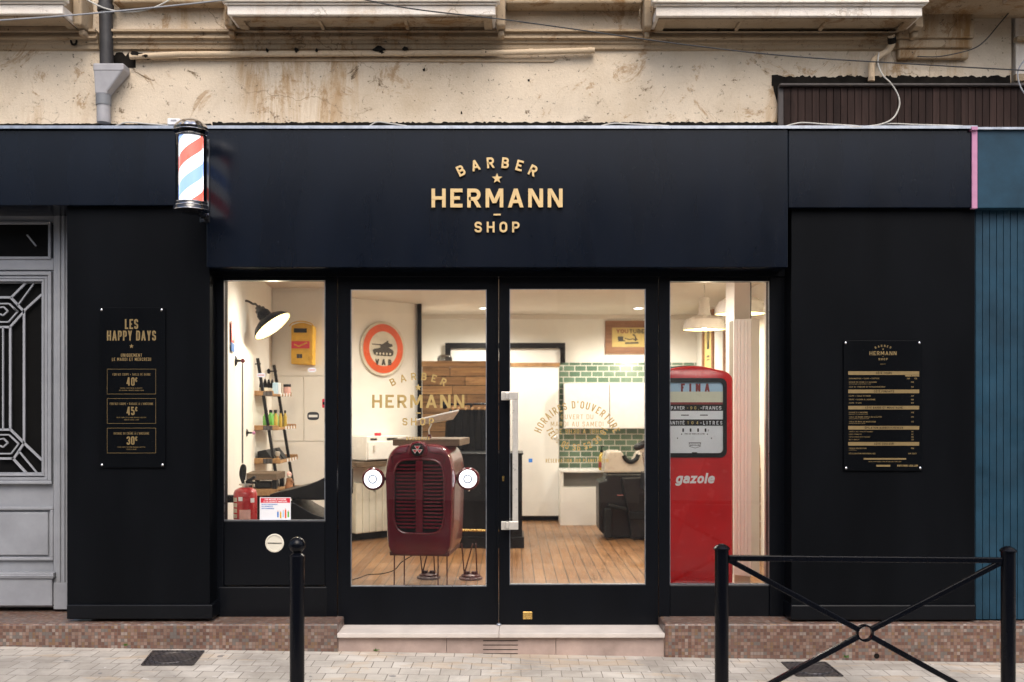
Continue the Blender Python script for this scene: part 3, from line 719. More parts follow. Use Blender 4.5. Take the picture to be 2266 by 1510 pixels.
for x0, x1, lb, up in ((818, 900, 'short white wire hump on the fascia top above the sign', 9), (1330, 1480, 'long pale wire lying on the fascia top right of the sign', 6), (1740, 1900, 'pale wire lying along the fascia top under the brown slats', 7), (255, 385, 'pale wires lying on the fascia top left of the barber pole', 8), (1930, 2130, 'pale wire on the fascia top near the pink tape', 5)):
    cable('wire', [P(x0, 279, -.055), P(x0+(x1-x0)*.2, 279-up, -.05), P(x0+(x1-x0)*.5, 280-up*.8, -.05), P(x0+(x1-x0)*.8, 279-up*.3, -.055), P(x1, 279, -.055)], .0042, M['cable_w'], lb)
jb = thing('junction_box', 'small white junction box on the fascia top behind the barber pole', 'junction box', P(385, 276, -.06))
a = MB(); a.pbox(370, 262, 398, 276, -.075, .05); obj('box', a, M['label_w'], jb, bevel=.004)
a = MB(); a.pbox(378, 265, 390, 268, -.078, .004); obj('lid', a, M['cable_b'], jb)
hk = thing('iron_hook', 'rusty iron hook hanging under the left balcony', 'hook', P(160, 72, 0))
a = MB(); a.tube([P(122, 76, 0), P(154, 76, 0)], .008, 6); a.tube(curve([P(153, 70, 0), P(156, 86, 0), P(160, 98, -.01), P(168, 97, -.01), P(169, 84, 0), P(163, 74, 0)]), .007, 6); obj('hook', a, M['soot'], hk, smooth=True)

# ---------------------------------------------------------------- the shopfront
YF, YS = -.06, .15
YFL = -.05
sh = thing('shopfront', 'matt black and navy barber shopfront with wide fascia and glazed doors', 'shopfront', (X(1100, YS), YS, Z(1383, YS)))
a = MB(); a.box(X(457, YF), X(1743.5, YF), YF, YS-.02, Z(592, YF), Z(284, YF)); obj('fascia_panel', a, M['fascia'], sh, bevel=.004)
a = MB(); a.box(-6, X(456.3, YFL), YFL, YW+.3, Z(455, YFL), Z(284, YFL)); obj('side_fascia', a, M['fascia'], sh, bevel=.004)
a = MB(); a.box(X(1745, YFL), X(2150, YFL), YFL, YW+.3, Z(460, YFL), Z(287, YFL)); obj('side_fascia', a, M['fascia'], sh, bevel=.004)
a = MB(); a.box(-6, X(2162, -.07), -.075, YW+.02, Z(283.2, -.07), Z(278.6, -.07)); a.box(-6, X(2162, -.07), -.078, -.0745, Z(285.5, -.07), Z(279, -.07)); obj('flashing', a, M['metal_trim'], sh)
# pilasters (panelled walls either side) with skirtings
a = MB(); a.box(X(148, 0), X(464, 0), 0, .189, Z(1345, 0), Z(450, 0)); a.box(X(148, 0), X(148, 0)+.06, .189, .6, Z(1345, 0), Z(450, 0)); obj('pilaster', a, M['black'], sh, bevel=.004)
a = MB(); a.box(X(1751, 0), X(2158, 0), 0, .189, Z(1345, 0), Z(456, 0)); obj('pilaster', a, M['black'], sh, bevel=.004)
ysk = -.022
a = MB(); a.box(X(147, ysk), X(470, ysk), ysk, .188, Z(1371, ysk), Z(1338.5, ysk)); obj('skirting', a, M['black_edge'], sh, bevel=.008)
a = MB(); a.box(X(1750, ysk), X(2160, ysk), ysk, .188, Z(1373, ysk), Z(1339, ysk)); obj('skirting', a, M['black_edge'], sh, bevel=.008)
# head, mullions, stall risers
a = MB()
a.box(X(455, YS), X(1757, YS), YS-.012, .26, Z(613, YS), 2.86)
a.box(X(470, YS), X(494.5, YS), YS, .25, Z(1366, YS), Z(613, YS)); a.box(X(720, YS), X(746, YS), YS-.006, .25, Z(1366, YS), Z(613, YS))
a.box(X(1458, YS), X(1482, YS), YS-.006, .25, Z(1366, YS), Z(613, YS)); a.box(X(1703.5, YS), X(1750, YS), YS, .25, Z(1366, YS), Z(613, YS))
a.box(X(494.5, YS), X(720, YS), YS+.004, .24, Z(620, YS), Z(613, YS)); a.box(X(1482, YS), X(1703.5, YS), YS+.004, .24, Z(622, YS), Z(613, YS))
obj('frame', a, M['black_gl'], sh, bevel=.003)
a = MB(); a.box(X(494.5, YS), X(720, YS), YS+.004, .24, Z(1297, YS), Z(1153, YS)); a.box(X(484, YS), X(724, YS), YS-.010, .24, Z(1366, YS), Z(1298.5, YS))
obj('stall_riser', a, M['black_edge'], sh, bevel=.007)
a = MB(); a.box(X(1482, YS), X(1703.5, YS), YS+.004, .24, Z(1366, YS), Z(1295, YS)); obj('stall_riser', a, M['black_edge'], sh, bevel=.007)
def window(px0, py0, px1, py1, y, parent):
    g = MB(); g.box(X(px0, y), X(px1, y), y, y+.006, Z(py1, y), Z(py0, y)); g = obj('glass', g, M['glass'], parent)
    return g
def bead(px0, py0, px1, py1, y, parent, wd=2.6):
    b = MB(); b.pbox(px0, py1-wd, px1, py1, y, .02); b.pbox(px1-wd*.8, py0, px1, py1-wd, y, .018); b.pbox(px0, py0, px0+wd*.6, py1-wd, y, .018); b.pbox(px0+wd*.6, py0, px1-wd*.8, py0+wd*.5, y, .018)
    return obj('glazing_bead', b, M['metal_trim'], parent)
YG = YS+.03
for r in ((494.5, 620, 720, 1153.5), (1482, 622, 1703.5, 1295)):
    a = MB(); k = obj('window', a.box(X(r[0], YG+.02), X(r[0], YG+.02)+.004, YG+.02, YG+.05, Z(r[3], YG), Z(r[1], YG)), M['metal_trim'], sh)
    window(*r, YG, k); bead(*r, YG-.016, k)
# doors
YD = YS+.005
def door(px0, px1, g, hinge):
    a = MB(); top, bot = 613, 1383
    a.pbox(px0, top, g[0], bot, YD, .05); a.pbox(g[2], top, px1, bot, YD, .05); a.pbox(g[0], top, g[2], g[1], YD, .05); a.pbox(g[0], g[3], g[2], bot, YD, .05)
    d = obj('door', a, M['black_gl'], sh)
    window(*g, YD+.022, d); bead(*g, YD+.004, d)
    return d
GLft = (776, 641, 1077, 1299); GRgt = (1127.5, 639.5, 1429, 1295)
dl = door(748, 1102.2, GLft, 0); dr = door(1104, 1456.5, GRgt, 1)
a = MB(); a.pbox(1098, 614, 1103.6, 1382, YD-.008, .0075); obj('astragal', a, M['black_gl'], dl, bevel=.002)
# pull handle, lock, brass plate, letter plate
a = MB(); yh = .075
for py in (876, 1163):
    a.pbox(1109, py-9, 1127, py+10, YD-.006, .0055); a.box(X(1126, yh), X(1147, yh), yh-.012, yh+.025, Z(py+9, yh), Z(py-9, yh)); a.box(X(1119, yh), X(1129, yh), yh+.0, YD-.0065, Z(py+7, yh), Z(py-7, yh))
a.box(X(1134, yh), X(1146.5, yh), yh-.008, yh+.02, Z(1154, yh), Z(885, yh))
obj('handle', a, M['steel'], dr, bevel=.004)
a = MB(); a.pbox(1108, 925, 1126, 1122, YD-.003, .0028); obj('lock_plate', a, M['black_gl'], dr)
a = MB(); a.lathe([(.008, 0), (.008, .006)], P(1113.5, 1056, YD-.004), (0,-1,0), 14); a.pbox(1111.5, 1058, 1115.5, 1065, YD-.0075, .004); obj('keyhole', a, M['brass'], dr)
a = MB(); a.pbox(1157, 1354, 1178, 1371, YD-.006, .0055); b1 = obj('kick_plate', a, M['brass'], dr, bevel=.004)
a = MB(); a.ball(P(1104, 1382, YD-.02), .014, 12, (1.2, 1, .6)); obj('door_stop', a, M['metal_trim'], dl, smooth=True)
# round vent in the left stall riser, key switch on the pilaster
a = MB(); c = P(608, 1202, YS+.004); a.lathe([(.060, 0), (.060, .006), (.052, .008), (.050, .003), (0, .003)], c, (0,-1,0), 32); vt = obj('round_vent', a, M['ivory'], sh, smooth=True)
a = MB(); a.box(c.x-.045, c.x+.045, c.y-.006, c.y-.0035, c.z-.002, c.z+.002); obj('vent_slot', a, M['soot'], vt)
a = MB(); a.box(X(464, .04)-.001, X(464, .04)+.004, .02, .055, Z(930, .03), Z(900, .03)); kx = obj('key_switch', a, M['chrome'], sh, bevel=.002)
# gold letters of the sign, standing off the fascia
sg = thing('sign_lettering', 'raised gold letters reading BARBER HERMANN SHOP on the navy fascia', 'sign', P(1100, 439, YF-.02))
u0 = 1/S(YF-.03)
def raised(name, fn):
    b = MB(); fn(b); obj(name, b, M['gold'], sg)
c0 = P(1100, 439.5, YF-.010)
logo(lambda a, b, d: (c0.x+a, c0.y-d, c0.z+b), u0, .014, raised)
# decals on the door glass
yd = YD+.020
def decal(name, fn, par=None, m='gold_print'):
    b = MB(); fn(b); return obj(name, b, M[m], par)
lg = thing('door_decal', 'gold printed shop name on the left door glass', 'decal', P(925, 974, yd))
logo(flat(925.5, 888.5, yd), .7035/S(yd), .0006, lambda n, f: decal(n, f, lg))
decal('city_name', lambda b: text(b, 'BORDEAUX', flat(925, 970.5, yd), .022, .62, .18, .3, y=-.011, depth=.0006), lg)
hd = thing('hours_decal', 'gold printed opening hours on the right door glass', 'decal', P(1277, 1030, yd))
q = flat(1277, 940, yd); k = 1/S(yd)
decal('arched_heading', lambda b: text(b, "HORAIRES D'OUVERTURE", q, 16.5*k, .50, .15, .2, y=36*k, depth=.0006, arc_r=86*k), hd)
decal('hours_line', lambda b: text(b, 'OUVERT DU', q, 10.5*k, .58, .11, .26, y=12*k, depth=.0006), hd)
decal('hours_line', lambda b: text(b, 'MARDI AU SAMEDI', q, 10.5*k, .58, .11, .26, y=-4*k, depth=.0006), hd)
decal('hours_line', lambda b: text(b, 'DE 9H30 À 19H', q, 10.5*k, .56, .14, .26, y=-20*k, depth=.0006), hd)
decal('phone_number', lambda b: text(b, 'TEL : 05 56 52 33 01', q, 15*k, .50, .16, .24, y=-58*k, depth=.0006, arc_r=-74*k), hd)
decal('booking_line', lambda b: text(b, 'RÉSERVATION SUR PLANITY.COM', q, 8.5*k, .47, .16, .2, y=-84*k, depth=.0006), hd)
a = MB(); rect(a, flat(1174, 1019.5, yd), -4.2*k, -4.2*k, 4.2*k, 4.2*k, .001); bs = solo('sticker', a, M['blue'], 'small square blue sticker on the right door glass', 'sticker')

# price boards
def board(px0, py0, px1, py1, label, tilt=0):
    yb = -.014
    t = thing('price_board', label, 'sign board', P((px0+px1)/2, py1, yb), 'price boards on the black pilasters')
    a = MB(); a.pbox(px0, py0, px1, py1, yb, .006); obj('panel', a, M['board'], t, bevel=.0015)
    for px, py in ((px0+4, py0+5), (px1-8, py0+5), (px0+5, py1-6), (px1-6, py1-6)):
        s = MB(); s.lathe([(.0072, -.012), (.0072, .005), (.0045, .0075), (0, .008)], P(px, py, yb), (0,-1,0), 14); obj('screw', s, M['chrome'], t, smooth=True)
    return t, yb-.0003
t, yb = board(221, 681, 366, 1035, 'tall black board listing happy days offers in gold print')
k = 1/S(yb); q = flat(291, 718, yb)
def ln(par, name, s, h, y, wd=.52, th=.16, gp=.18, al='c', x=0, m='gold_dim'): decal(name, lambda b: text(b, s, q, h*k, wd, th, gp, al, x*k, y*k, .0005), par, m)
ln(t, 'heading', 'LES', 22, -10.5, .42, .155, .12); ln(t, 'heading', 'HAPPY DAYS', 22, -36, .42, .155, .11)
decal('star', lambda b: star(b, q, 5.2*k, 0, -48.5*k, .0005), t, 'gold_dim')
ln(t, 'subheading', 'UNIQUEMENT', 7.2, -72); ln(t, 'subheading', 'LE MARDI ET MERCREDI', 7.2, -81)
for j, (h1, pr_, l1, l2, y0) in enumerate((('FORFAIT COUPE + TAILLE DE BARBE', '40', 'COUPAGE / RÉDUCTION DE LA LONGUEUR /', 'MISE EN FORME / SERVIETTE CHAUDE / SÉRUM', -99), ('FORFAIT COUPE + RASAGE À L\'ANCIENNE', '45', 'RASAGE COMPLET DE LA BARBE PROTOCOLE ANCESTRAL', 'SERVIETTE CHAUDE / BAUME', -164), ("RASAGE DU CRÂNE À L'ANCIENNE", '30', 'RASAGE COMPLET DU CRÂNE PROTOCOLE ANCESTRAL', 'SERVIETTE CHAUDE', -229.5))):
    def fr(b, y0=y0):
        for r in ((-54, y0-.5, 54, y0+.1), (-54, y0-55.6, 54, y0-55), (-54, y0-55, -53.4, y0-.5), (53.4, y0-55, 54, y0-.5)): rect(b, q, *(c*k for c in r), depth=.0005)
    decal('offer_frame', fr, t, 'gold_dim')
    ln(t, 'offer_title', h1, 5.2, y0-14.5, .40, .12, .2); ln(t, 'offer_price', pr_, 18.5, y0-37, .45, .16, .1, x=-2); ln(t, 'offer_price', '€', 10, y0-28.5, .5, .2, x=10.5)
    ln(t, 'offer_detail', l1, 2.5, y0-43.5, .42, .1, .2); ln(t, 'offer_detail', l2, 2.5, y0-48.5, .42, .1, .2)
t, yb = board(1867, 754, 2042, 1042, 'small framed price list with gold bands on the right pilaster')
k = 1/S(yb); q = flat(1954, 782, yb)
logo(q, .206*k, .0005, lambda n, f: decal(n, f, t, 'gold_dim'))
ln(t, 'city_name', 'BORDEAUX', 1.9, -25, .6, .15)
x0, x1 = -77, 80
def bar_(s, y): 
    decal('gold_band', lambda b: rect(b, q, x0*k, (y-4)*k, x1*k, (y+4)*k, .0005), t, 'gold_dim'); decal('band_title', lambda b: text(b, s, q, 4.6*k, .66, .17, .2, x=2*k, y=(y-2.3)*k, depth=.0009), t, 'board')
def it(s, p, y, h=3.0, sub=None, px=65, mm='gold_print'):
    ln(t, 'list_entry', s, h, y-h/2, .66, .14, .18, 'l', x0+1.5); ln(t, 'list_price', p, 3.1, y-1.5, .6, .15, .18, 'c', px)
    if sub: ln(t, 'list_note', sub, 1.5, y-4.8, .55, .13, .18, 'l', x0+1.5)
bar_('CÔTÉ COUPE', -44)
decal('gold_band', lambda b: (rect(b, q, 49*k, -51.5*k, 63*k, -48.5*k, .0005), rect(b, q, 64*k, -51.5*k, 80*k, -48.5*k, .0005)), t, 'gold_dim')
it('BAIN MASSANT + COUPE + COIFFAGE', '25€', -56, px=56); ln(t, 'list_price', '35€', 3.1, -57.5, .6, .15, .18, 'c', 72)
it("RASAGE DU CRÂNE À L'ANCIENNE", '28€', -64, sub='RASAGE TRADITIONNEL AU COUPE CHOU SERVIETTE CHAUDE'); it('COUP DE TONDEUSE OU RAFRAICHISSEMENT', '15€', -74.5)
bar_('CÔTÉ FORFAITS', -84.5)
it('COUPE + TAILLE DE BARBE', '43€', -94.5); it("COUPE + RASAGE À L'ANCIENNE", '48€', -102.5); it('COUPE -12 ANS', '20€', -110)
bar_('CÔTÉ BARBE ET MOUSTACHE', -120.5)
it("RASAGE À L'ANCIENNE", '30€', -131, sub='RASAGE COMPLET DE LA BARBE SERVIETTE CHAUDE'); it('TAILLE DE BARBE SIMPLE OU SCULPTÉE', '24€', -141, sub='COUPAGE RÉDUCTION DE LA LONGUEUR MISE EN FORME'); it('TAILLE DE BOUC OU MOUSTACHE', '15€', -151.5, sub='REDESSINER AVEC PRÉCISION LES CONTOURS')
bar_('ÉPILATION BARBES/CHEVEUX', -165)
for j, (s, p) in enumerate((('CHEVEUX / NEZ / OREILLES / SOURCILS', '8€'), ('BARBE / POMMETTES', '8€'), ('FORFAIT POMMETTES ET SOURCILS', '10€'), ('NEZ ET OREILLES', '12€'))): it(s, p, -173.5-j*5.9, 2.2)
bar_('CÔTÉ COULEUR', -200.5)
it('FRENCH COLORATION', '30€', -210.5, sub='COULEUR NATURELLE'); it('DÉCOLORATION PERSONNALISÉE', 'SUR DEVIS', -222)
decal('gold_band', lambda b: rect(b, q, -43*k, -235.5*k, 51*k, -232*k, .0005), t, 'gold_dim'); ln(t, 'list_note', 'PRENEZ VOTRE RENDEZ-VOUS EN LIGNE SUR PLANITY.COM', 2.2, -241, .58, .14, .18, x=4)
decal('gold_band', lambda b: rect(b, q, -15*k, -251*k, 16*k, -247*k, .0005), t, 'gold_dim'); ln(t, 'list_note', 'WWW.FORME-LIBRE.COM', 4.2, -251, .5, .2, .1, x=54)

# ---------------------------------------------------------------- barber pole
yk = -.33; sk = S(yk); cx = X(423, yk)
bpz = lambda py: Z(py, yk)
pole = thing('barber_pole', 'lit barber pole with red white and blue stripes bracketed to the fascia', 'barber pole', (cx, yk, bpz(468)))
def stripes():
    t = NT('lit_barber_stripes'); g = t.n('ShaderNodeNewGeometry'); s = t.n('ShaderNodeSeparateXYZ'); t.l(g.outputs['Position'], s.inputs[0])
    ang = t.math('ARCTAN2', t.math('SUBTRACT', s.outputs[1], yk), t.math('SUBTRACT', s.outputs[0], cx))
    ph = t.math('SUBTRACT', t.math('DIVIDE', t.math('SUBTRACT', s.outputs[2], bpz(395)), .335), t.math('MULTIPLY', ang, 1/(2*math.pi)))
    f = t.math('FRACT', t.math('ADD', ph, 3.97))
    c = t.ramp(f, [(0, (.24, .37, .78)), (.25, (1, 1, 1)), (.5, (.85, .12, .08)), (.75, (1, 1, 1))], 'CONSTANT')
    t.col(t.mix(1.0, c, (.45, .45, .45), 'MULTIPLY')); t.l(c, t.b.inputs['Emission Color']); t.b.inputs['Emission Strength'].default_value = 1.3; t.set(.3); return t.m
a = MB(); a.lathe([(.070, bpz(449)), (.070, bpz(303))], (cx, yk, 0), n=40); obj('striped_drum', a, stripes(), pole, smooth=True)
a = MB(); a.lathe([(.0905, bpz(452)), (.0905, bpz(300))], (cx, yk, 0), n=40); obj('glass_tube', a, M['clear'], pole, smooth=True)
M['pole_metal'] = mat('dark_chrome', (.05, .052, .06), .1, 1, .05, 8, rvar=.05)
M['pole_black'] = mat('pole_black_gloss', (.008, .008, .010), .12, 0, .05, 8, coat=1, rvar=.04)
a = MB(); a.lathe([(.05, bpz(306)), (.083, bpz(305)), (.083, bpz(297)), (.078, bpz(294)), (.1, bpz(292)), (.102, bpz(285)), (.098, bpz(284)), (.05, bpz(283))], (cx, yk, 0), n=40); obj('top_collar', a, M['pole_black'], pole, smooth=True)
dm = MB()
for k_ in range(20):                        # fluted dome
    pass
prof = [(.098, bpz(284.5)), (.092, bpz(281)), (.080, bpz(275)), (.062, bpz(270)), (.04, bpz(266)), (.015, bpz(264.5)), (0, bpz(264))]
n_ = 48; v = []; f = []
for rr, zz in prof:
    for j in range(n_):
        aa = 2*math.pi*j/n_; r2 = max(1e-4, rr)*(1+.045*math.cos(12*aa)*(1 if zz > bpz(283) else 0)); v.append((cx+r2*math.cos(aa), yk+r2*math.sin(aa), zz))
for i in range(len(prof)-1):
    for j in range(n_): f.append((i*n_+j, i*n_+(j+1) % n_, (i+1)*n_+(j+1) % n_, (i+1)*n_+j))
dm.add(v, f); obj('fluted_dome', dm, mat('polished_dome', (.8, .82, .86), .16, 1, .05, 8), pole, smooth=True)
a = MB(); a.lathe([(.05, bpz(448)), (.092, bpz(449)), (.092, bpz(454)), (.096, bpz(456)), (.102, bpz(460)), (.104, bpz(466)), (.098, bpz(468)), (.06, bpz(470)), (.03, bpz(474)), (0, bpz(475))], (cx, yk, 0), n=40); obj('base', a, M['pole_black'], pole, smooth=True)
for zz, rr in ((449.5, .093), (457, .099), (466.5, .105), (302, .0915), (291.5, .1015)):
    a = MB(); a.ring((cx, yk, bpz(zz)), rr, .0028, (0,0,1), 40, 6); obj('chrome_ring', a, M['chrome'], pole, smooth=True)
a = MB()
for py in (292, 461): a.box(cx-.02, cx+.02, yk+.06, YFL+.001, bpz(py+4), bpz(py-5))
a.box(cx-.03, cx+.03, YFL-.02, YFL+.001, bpz(475), bpz(283)); obj('bracket', a, M['pole_black'], pole, bevel=.003)

# ---------------------------------------------------------------- plinths, step, manholes
yp_ = -.07
def plinth(px0, px1, label, far=.6):
    x0, x1 = X(px0, yp_), X(px1, yp_); zt_ = Z(1381, yp_)
    t = MB(); t.vprism([(x0, yp_), (x1, yp_), (x1, far), (x0, far)], -.4, zt_)
    return solo('mosaic_plinth', t, M['mosaic'], label, 'plinth', bevel=.012)
pl1 = plinth(-700, 748, 'low plinth of brown mosaic tiles left of the doorstep'); pl2 = plinth(1470, 2900, 'low plinth of brown mosaic tiles right of the doorstep')
hole = MB(); c = P(1940, 1452, yp_-.002); hole.lathe([(.0165, -.001), (.0165, .002), (.012, .0022), (0, .0022)], c, (0,-1,0), 16)
dhl = solo('drain_hole', hole, M['soot'], 'small round drain hole in the right mosaic plinth', 'drain hole')
ds = thing('doorstep', 'pale pink stone doorstep below the glass doors', 'step', (X(1107, -.05), -.05, -.03))
zt_ = Z(1383.5, YS); ya = -.09
a = MB(); a.box(X(746, ya), X(1104, ya)-.001, ya, .3, zt_-.028, zt_); a.box(X(1104, ya)+.001, X(1471, ya), ya, .3, zt_-.028, zt_-.0005); obj('tread', a, M['step'], ds, bevel=.004)
a = MB(); yr = -.055
for p0, p1 in ((748.5, 988), (988.8, 1229.6), (1230.4, 1469.5)): a.box(X(p0, yr), X(p1, yr), yr, .3, -.3, zt_-.0285)
obj('riser', a, M['riser'], ds, bevel=.002)
a = MB()
for py in (1417.5, 1427, 1437, 1446): a.box(X(1069, yr), X(1146, yr), yr-.0015, yr+.001, Z(py+1.6, yr), Z(py, yr))
obj('vent_slots', a, M['soot'], ds)
def manhole(pts, label):
    q = [G(*p, dz=.004) for p in pts]; c = sum(q, Vector())/4; ex = (q[1]-q[0]+q[2]-q[3])/2; ey = (q[0]-q[3]+q[1]-q[2])/2
    t = thing('manhole_cover', label, 'manhole cover', c, 'iron manhole covers in the paving')
    a = MB(); a.add([p for p in q], [(3,2,1,0)])
    o = obj('cover', a, M['castiron'], t)
    b = MB(); r = min(ex.length, ey.length)*.36
    b.lathe([(r*1.25, .0005), (r*1.22, .006), (r*1.1, .0065), (r*1.08, .003), (r, .0035), (0, .006)], c, (0, 0, 1), 28); obj('boss', b, M['castiron'], t, smooth=True)
    b = MB()
    for i in range(4):
        p0, p1 = q[i], q[(i+1) % 4]; b.bar(p0+Vector((0,0,.001)), p1+Vector((0,0,.001)), .012, .005, (0,0,1))
    obj('rim', b, M['castiron'], t)
manhole([(339, 1441), (451, 1441), (426, 1472), (314, 1472)], 'square cast iron manhole cover left of the lone bollard')
manhole([(1731, 1466), (1826, 1466), (1864, 1496), (1764, 1496)], 'square iron manhole cover seen through the crossed barrier')
def weed(px, py, y, label):
    c = P(px, py, y); a = MB(); r2 = random.Random(px)
    for k in range(9):
        an = r2.uniform(-1.3, 1.3); L = r2.uniform(.015, .035); d = Vector((math.sin(an)*L, -abs(math.cos(an*2))*.01-.004, math.cos(an)*L*.8)); sd = Vector((.005, -.003, .001))
        a.add([c, c+d*.5+sd, c+d, c+d*.5-sd], [(0,1,2,3)])
    solo('weed', a, mat('weed_green', (.09, .22, .03), .6), label, 'weed')
weed(267+10, 1430, yp_-.01, 'tiny green weed growing at the foot of the left plinth'); weed(832, 1442, yr-.01, 'tiny green weed growing at the foot of the doorstep'); weed(1872, 1456, yp_-.01, 'tiny green weed below the ring of the crossed barrier')

# ---------------------------------------------------------------- bollard and barrier
yo = -1.3; so_ = S(yo)
bx = X(657.5, yo); g0 = gz(bx)
bo = thing('bollard', 'single black street bollard with round ball top', 'bollard', (bx, yo, g0))
a = MB(); a.lathe([(.0365, g0), (.0365, Z(1234, yo))], (bx, yo, 0), n=24); obj('post', a, M['bollard'], bo, smooth=True)
a = MB(); a.lathe([(.0365, Z(1234, yo)), (.037, Z(1230, yo)), (.030, Z(1227, yo)), (.022, Z(1225, yo)), (.022, Z(1220, yo))], (bx, yo, 0), n=24); obj('neck', a, M['bollard'], bo, smooth=True)
a = MB(); a.ball((bx, yo, Z(1206.5, yo)), .0415, 24); obj('ball_top', a, M['bollard'], bo, smooth=True)
a = MB(); a.lathe([(.07, g0), (.07, g0+.015), (.045, g0+.03), (.04, g0+.06)], (bx, yo, 0), n=24); obj('foot', a, M['bollard'], bo, smooth=True)
br = thing('street_barrier', 'black crossed metal street barrier in front of the right window', 'barrier', (X(1914, yo), yo, gz(X(1914, yo))))
px_ = (1597, 2231)
for px, pt in ((1597, 1216), (2231, 1221)):
    x = X(px, yo); g = gz(x)
    a = MB(); a.lathe([(.0345, g), (.0345, Z(pt, yo))], (x, yo, 0), n=24); p_ = obj('post', a, M['bollard'], br, smooth=True)
    a = MB(); a.lathe([(.0345, Z(pt, yo)), (.041, Z(pt, yo)), (.041, Z(pt-3, yo)), (.030, Z(pt-8, yo)), (.012, Z(pt-12, yo)), (0, Z(pt-12.5, yo))], (x, yo, 0), n=24); obj('cap', a, M['bollard'], p_, smooth=True)
    a = MB(); a.lathe([(.075, g), (.075, g+.014), (.05, g+.03)], (x, yo, 0), n=24); obj('foot', a, M['bollard'], p_, smooth=True)
a = MB(); a.bar(P(1612, 1235, yo), P(2216, 1240, yo), .028, .028, (0,1,0)); obj('top_rail', a, M['bollard'], br, bevel=.003)
a = MB(); a.bar(P(1612, 1566, yo), P(2216, 1571, yo), .028, .028, (0,1,0)); obj('bottom_rail', a, M['bollard'], br, bevel=.003)
rc = P(1913.5, 1401, yo)
for e in ((1614, 1240), (2214, 1245), (1614, 1562), (2214, 1567)):
    ev = P(*e, yo); d = (rc-ev).normalized(); a = MB(); a.bar(ev, rc-d*.036, .027, .022, (0,1,0)); obj('brace', a, M['bollard'], br, bevel=.003)
a = MB()
v = []; f = []; n_ = 36
for j in range(n_):
    aa = 2*math.pi*j/n_
    for rr, yy in ((.042, -.014), (.042, .014), (.034, .014), (.034, -.014)): v.append((rc.x+rr*math.cos(aa), yo+yy, rc.z+rr*math.sin(aa)))
for j in range(n_):
    for k_ in range(4): f.append((j*4+k_, j*4+(k_+1) % 4, ((j+1) % n_)*4+(k_+1) % 4, ((j+1) % n_)*4+k_))
a.add(v, f); obj('ring', a, M['bollard'], br, smooth=True)

# ---------------------------------------------------------------- brown slatted box, teal neighbour, tape
ysx = -.015
sx = thing('slatted_box', 'brown wooden slatted box above the fascia on the right', 'slatted box', P(1990, 280, ysx))
a = MB(); px = 1735
while px < 2420: a.pbox(px, 190, px+14.6, 284, ysx, .02); px += 15.7
obj('slats', a, M['slat'], sx, bevel=.0015)
a = MB(); a.pbox(1726, 184, 2420, 189.5, ysx-.03, .06); a.pbox(1722, 190, 1735, 284, ysx+.006, .02); obj('top_lip', a, M['slatlip'], sx, bevel=.004)
tn = thing('teal_shopfront', 'closed teal neighbouring shopfront with grooved shutter boards', 'shopfront', P(2250, 1375, .03))
a = MB(); a.box(X(2163.5, -.055), 9, -.055, .3, Z(460.5, -.055), Z(288, -.055)); obj('fascia_panel', a, M['teal'], tn, bevel=.004)
a = MB(); px = 2150
yt = .02
a.box(X(2148, yt), 9, yt+.012, .5, Z(1371, yt), Z(456, yt)); obj('back_board', a, mat('teal_groove', (.006, .022, .035), .6), tn)
a = MB(); px = 2159.5
a.pbox(2149, 462, 2158.5, 1371, yt-.006, .02)
while px < 2500: a.pbox(px, 462, px+14.2, 1371, yt, .014); px += 15.4
obj('shutter_boards', a, M['teal'], tn, bevel=.0015)
a = MB(); a.box(X(2150.3, -.07), 9, -.075, YW+.02, Z(283.5, -.07), Z(279, -.07)+.0005) if False else a.box(X(2162.5, -.07), 9, -.075, YW+.02, Z(287, -.07), Z(282, -.07)); obj('flashing', a, M['metal_trim'], tn)
a = MB(); a.box(X(2151, -.062), X(2163, -.062), -.0625, -.03, Z(461.5, -.062), Z(288, -.062)); a.box(X(2149.5, -.08), X(2163.2, -.08), -.0835, -.045, Z(288, -.08), Z(280.5, -.08))
solo('masking_tape', a, M['pink'], 'vertical strip of pink masking tape where navy fascia meets teal', 'tape', bevel=.001)

# ---------------------------------------------------------------- grey house door on the left
yg = .32
gd = thing('house_door', 'grey panelled house door with geometric iron grille at left edge', 'door', (X(-60, yg), yg, Z(1347, yg)))
def gpx(p): return X(p, yg)
a = MB(); a.pbox(118, 430, 150, 1349, yg-.02, .1); a.pbox(124, 430, 133, 1290, yg-.032, .012); a.pbox(137, 430, 143, 1290, yg-.032, .012); a.pbox(118, 1290, 150, 1349, yg-.036, .016)
a.pbox(-240, 572, 118, 598, yg-.02, .1); a.pbox(-240, 430, 118, 492, yg-.02, .1)
obj('frame', a, M['greydoor'], gd, bevel=.004)
def ringrect(mb, x0, y0, x1, y1, wd, y, dep):
    mb.pbox(x0, y0, x1, y0+wd, y, dep); mb.pbox(x0, y1-wd, x1, y1, y, dep); mb.pbox(x0, y0+wd, x0+wd, y1-wd, y, dep); mb.pbox(x1-wd, y0+wd, x1, y1-wd, y, dep)
a = MB(); L0 = -222                        # leaf spans -240..118, ironwork mirrored about the middle
lm = -55
a.pbox(-232, 598, L0, 1344, yg, .05); a.pbox(92, 598, 118, 1344, yg, .05); a.pbox(L0, 1046, 92, 1344, yg, .05); a.pbox(L0, 598, 92, 627, yg, .05)
obj('leaf', a, M['greydoor'], gd)
a = MB(); ringrect(a, -226, 601, 113, 1072, 8, yg-.03, .03); ringrect(a, -217, 610, 104.5, 1063, 7, yg-.018, .018); ringrect(a, -209, 618, 97, 1054, 5, yg-.026, .026)
a.pbox(-226, 1066, 114, 1071.5, yg-.04, .01)
obj('glazing_frame', a, M['greydoor'], gd, bevel=.003)
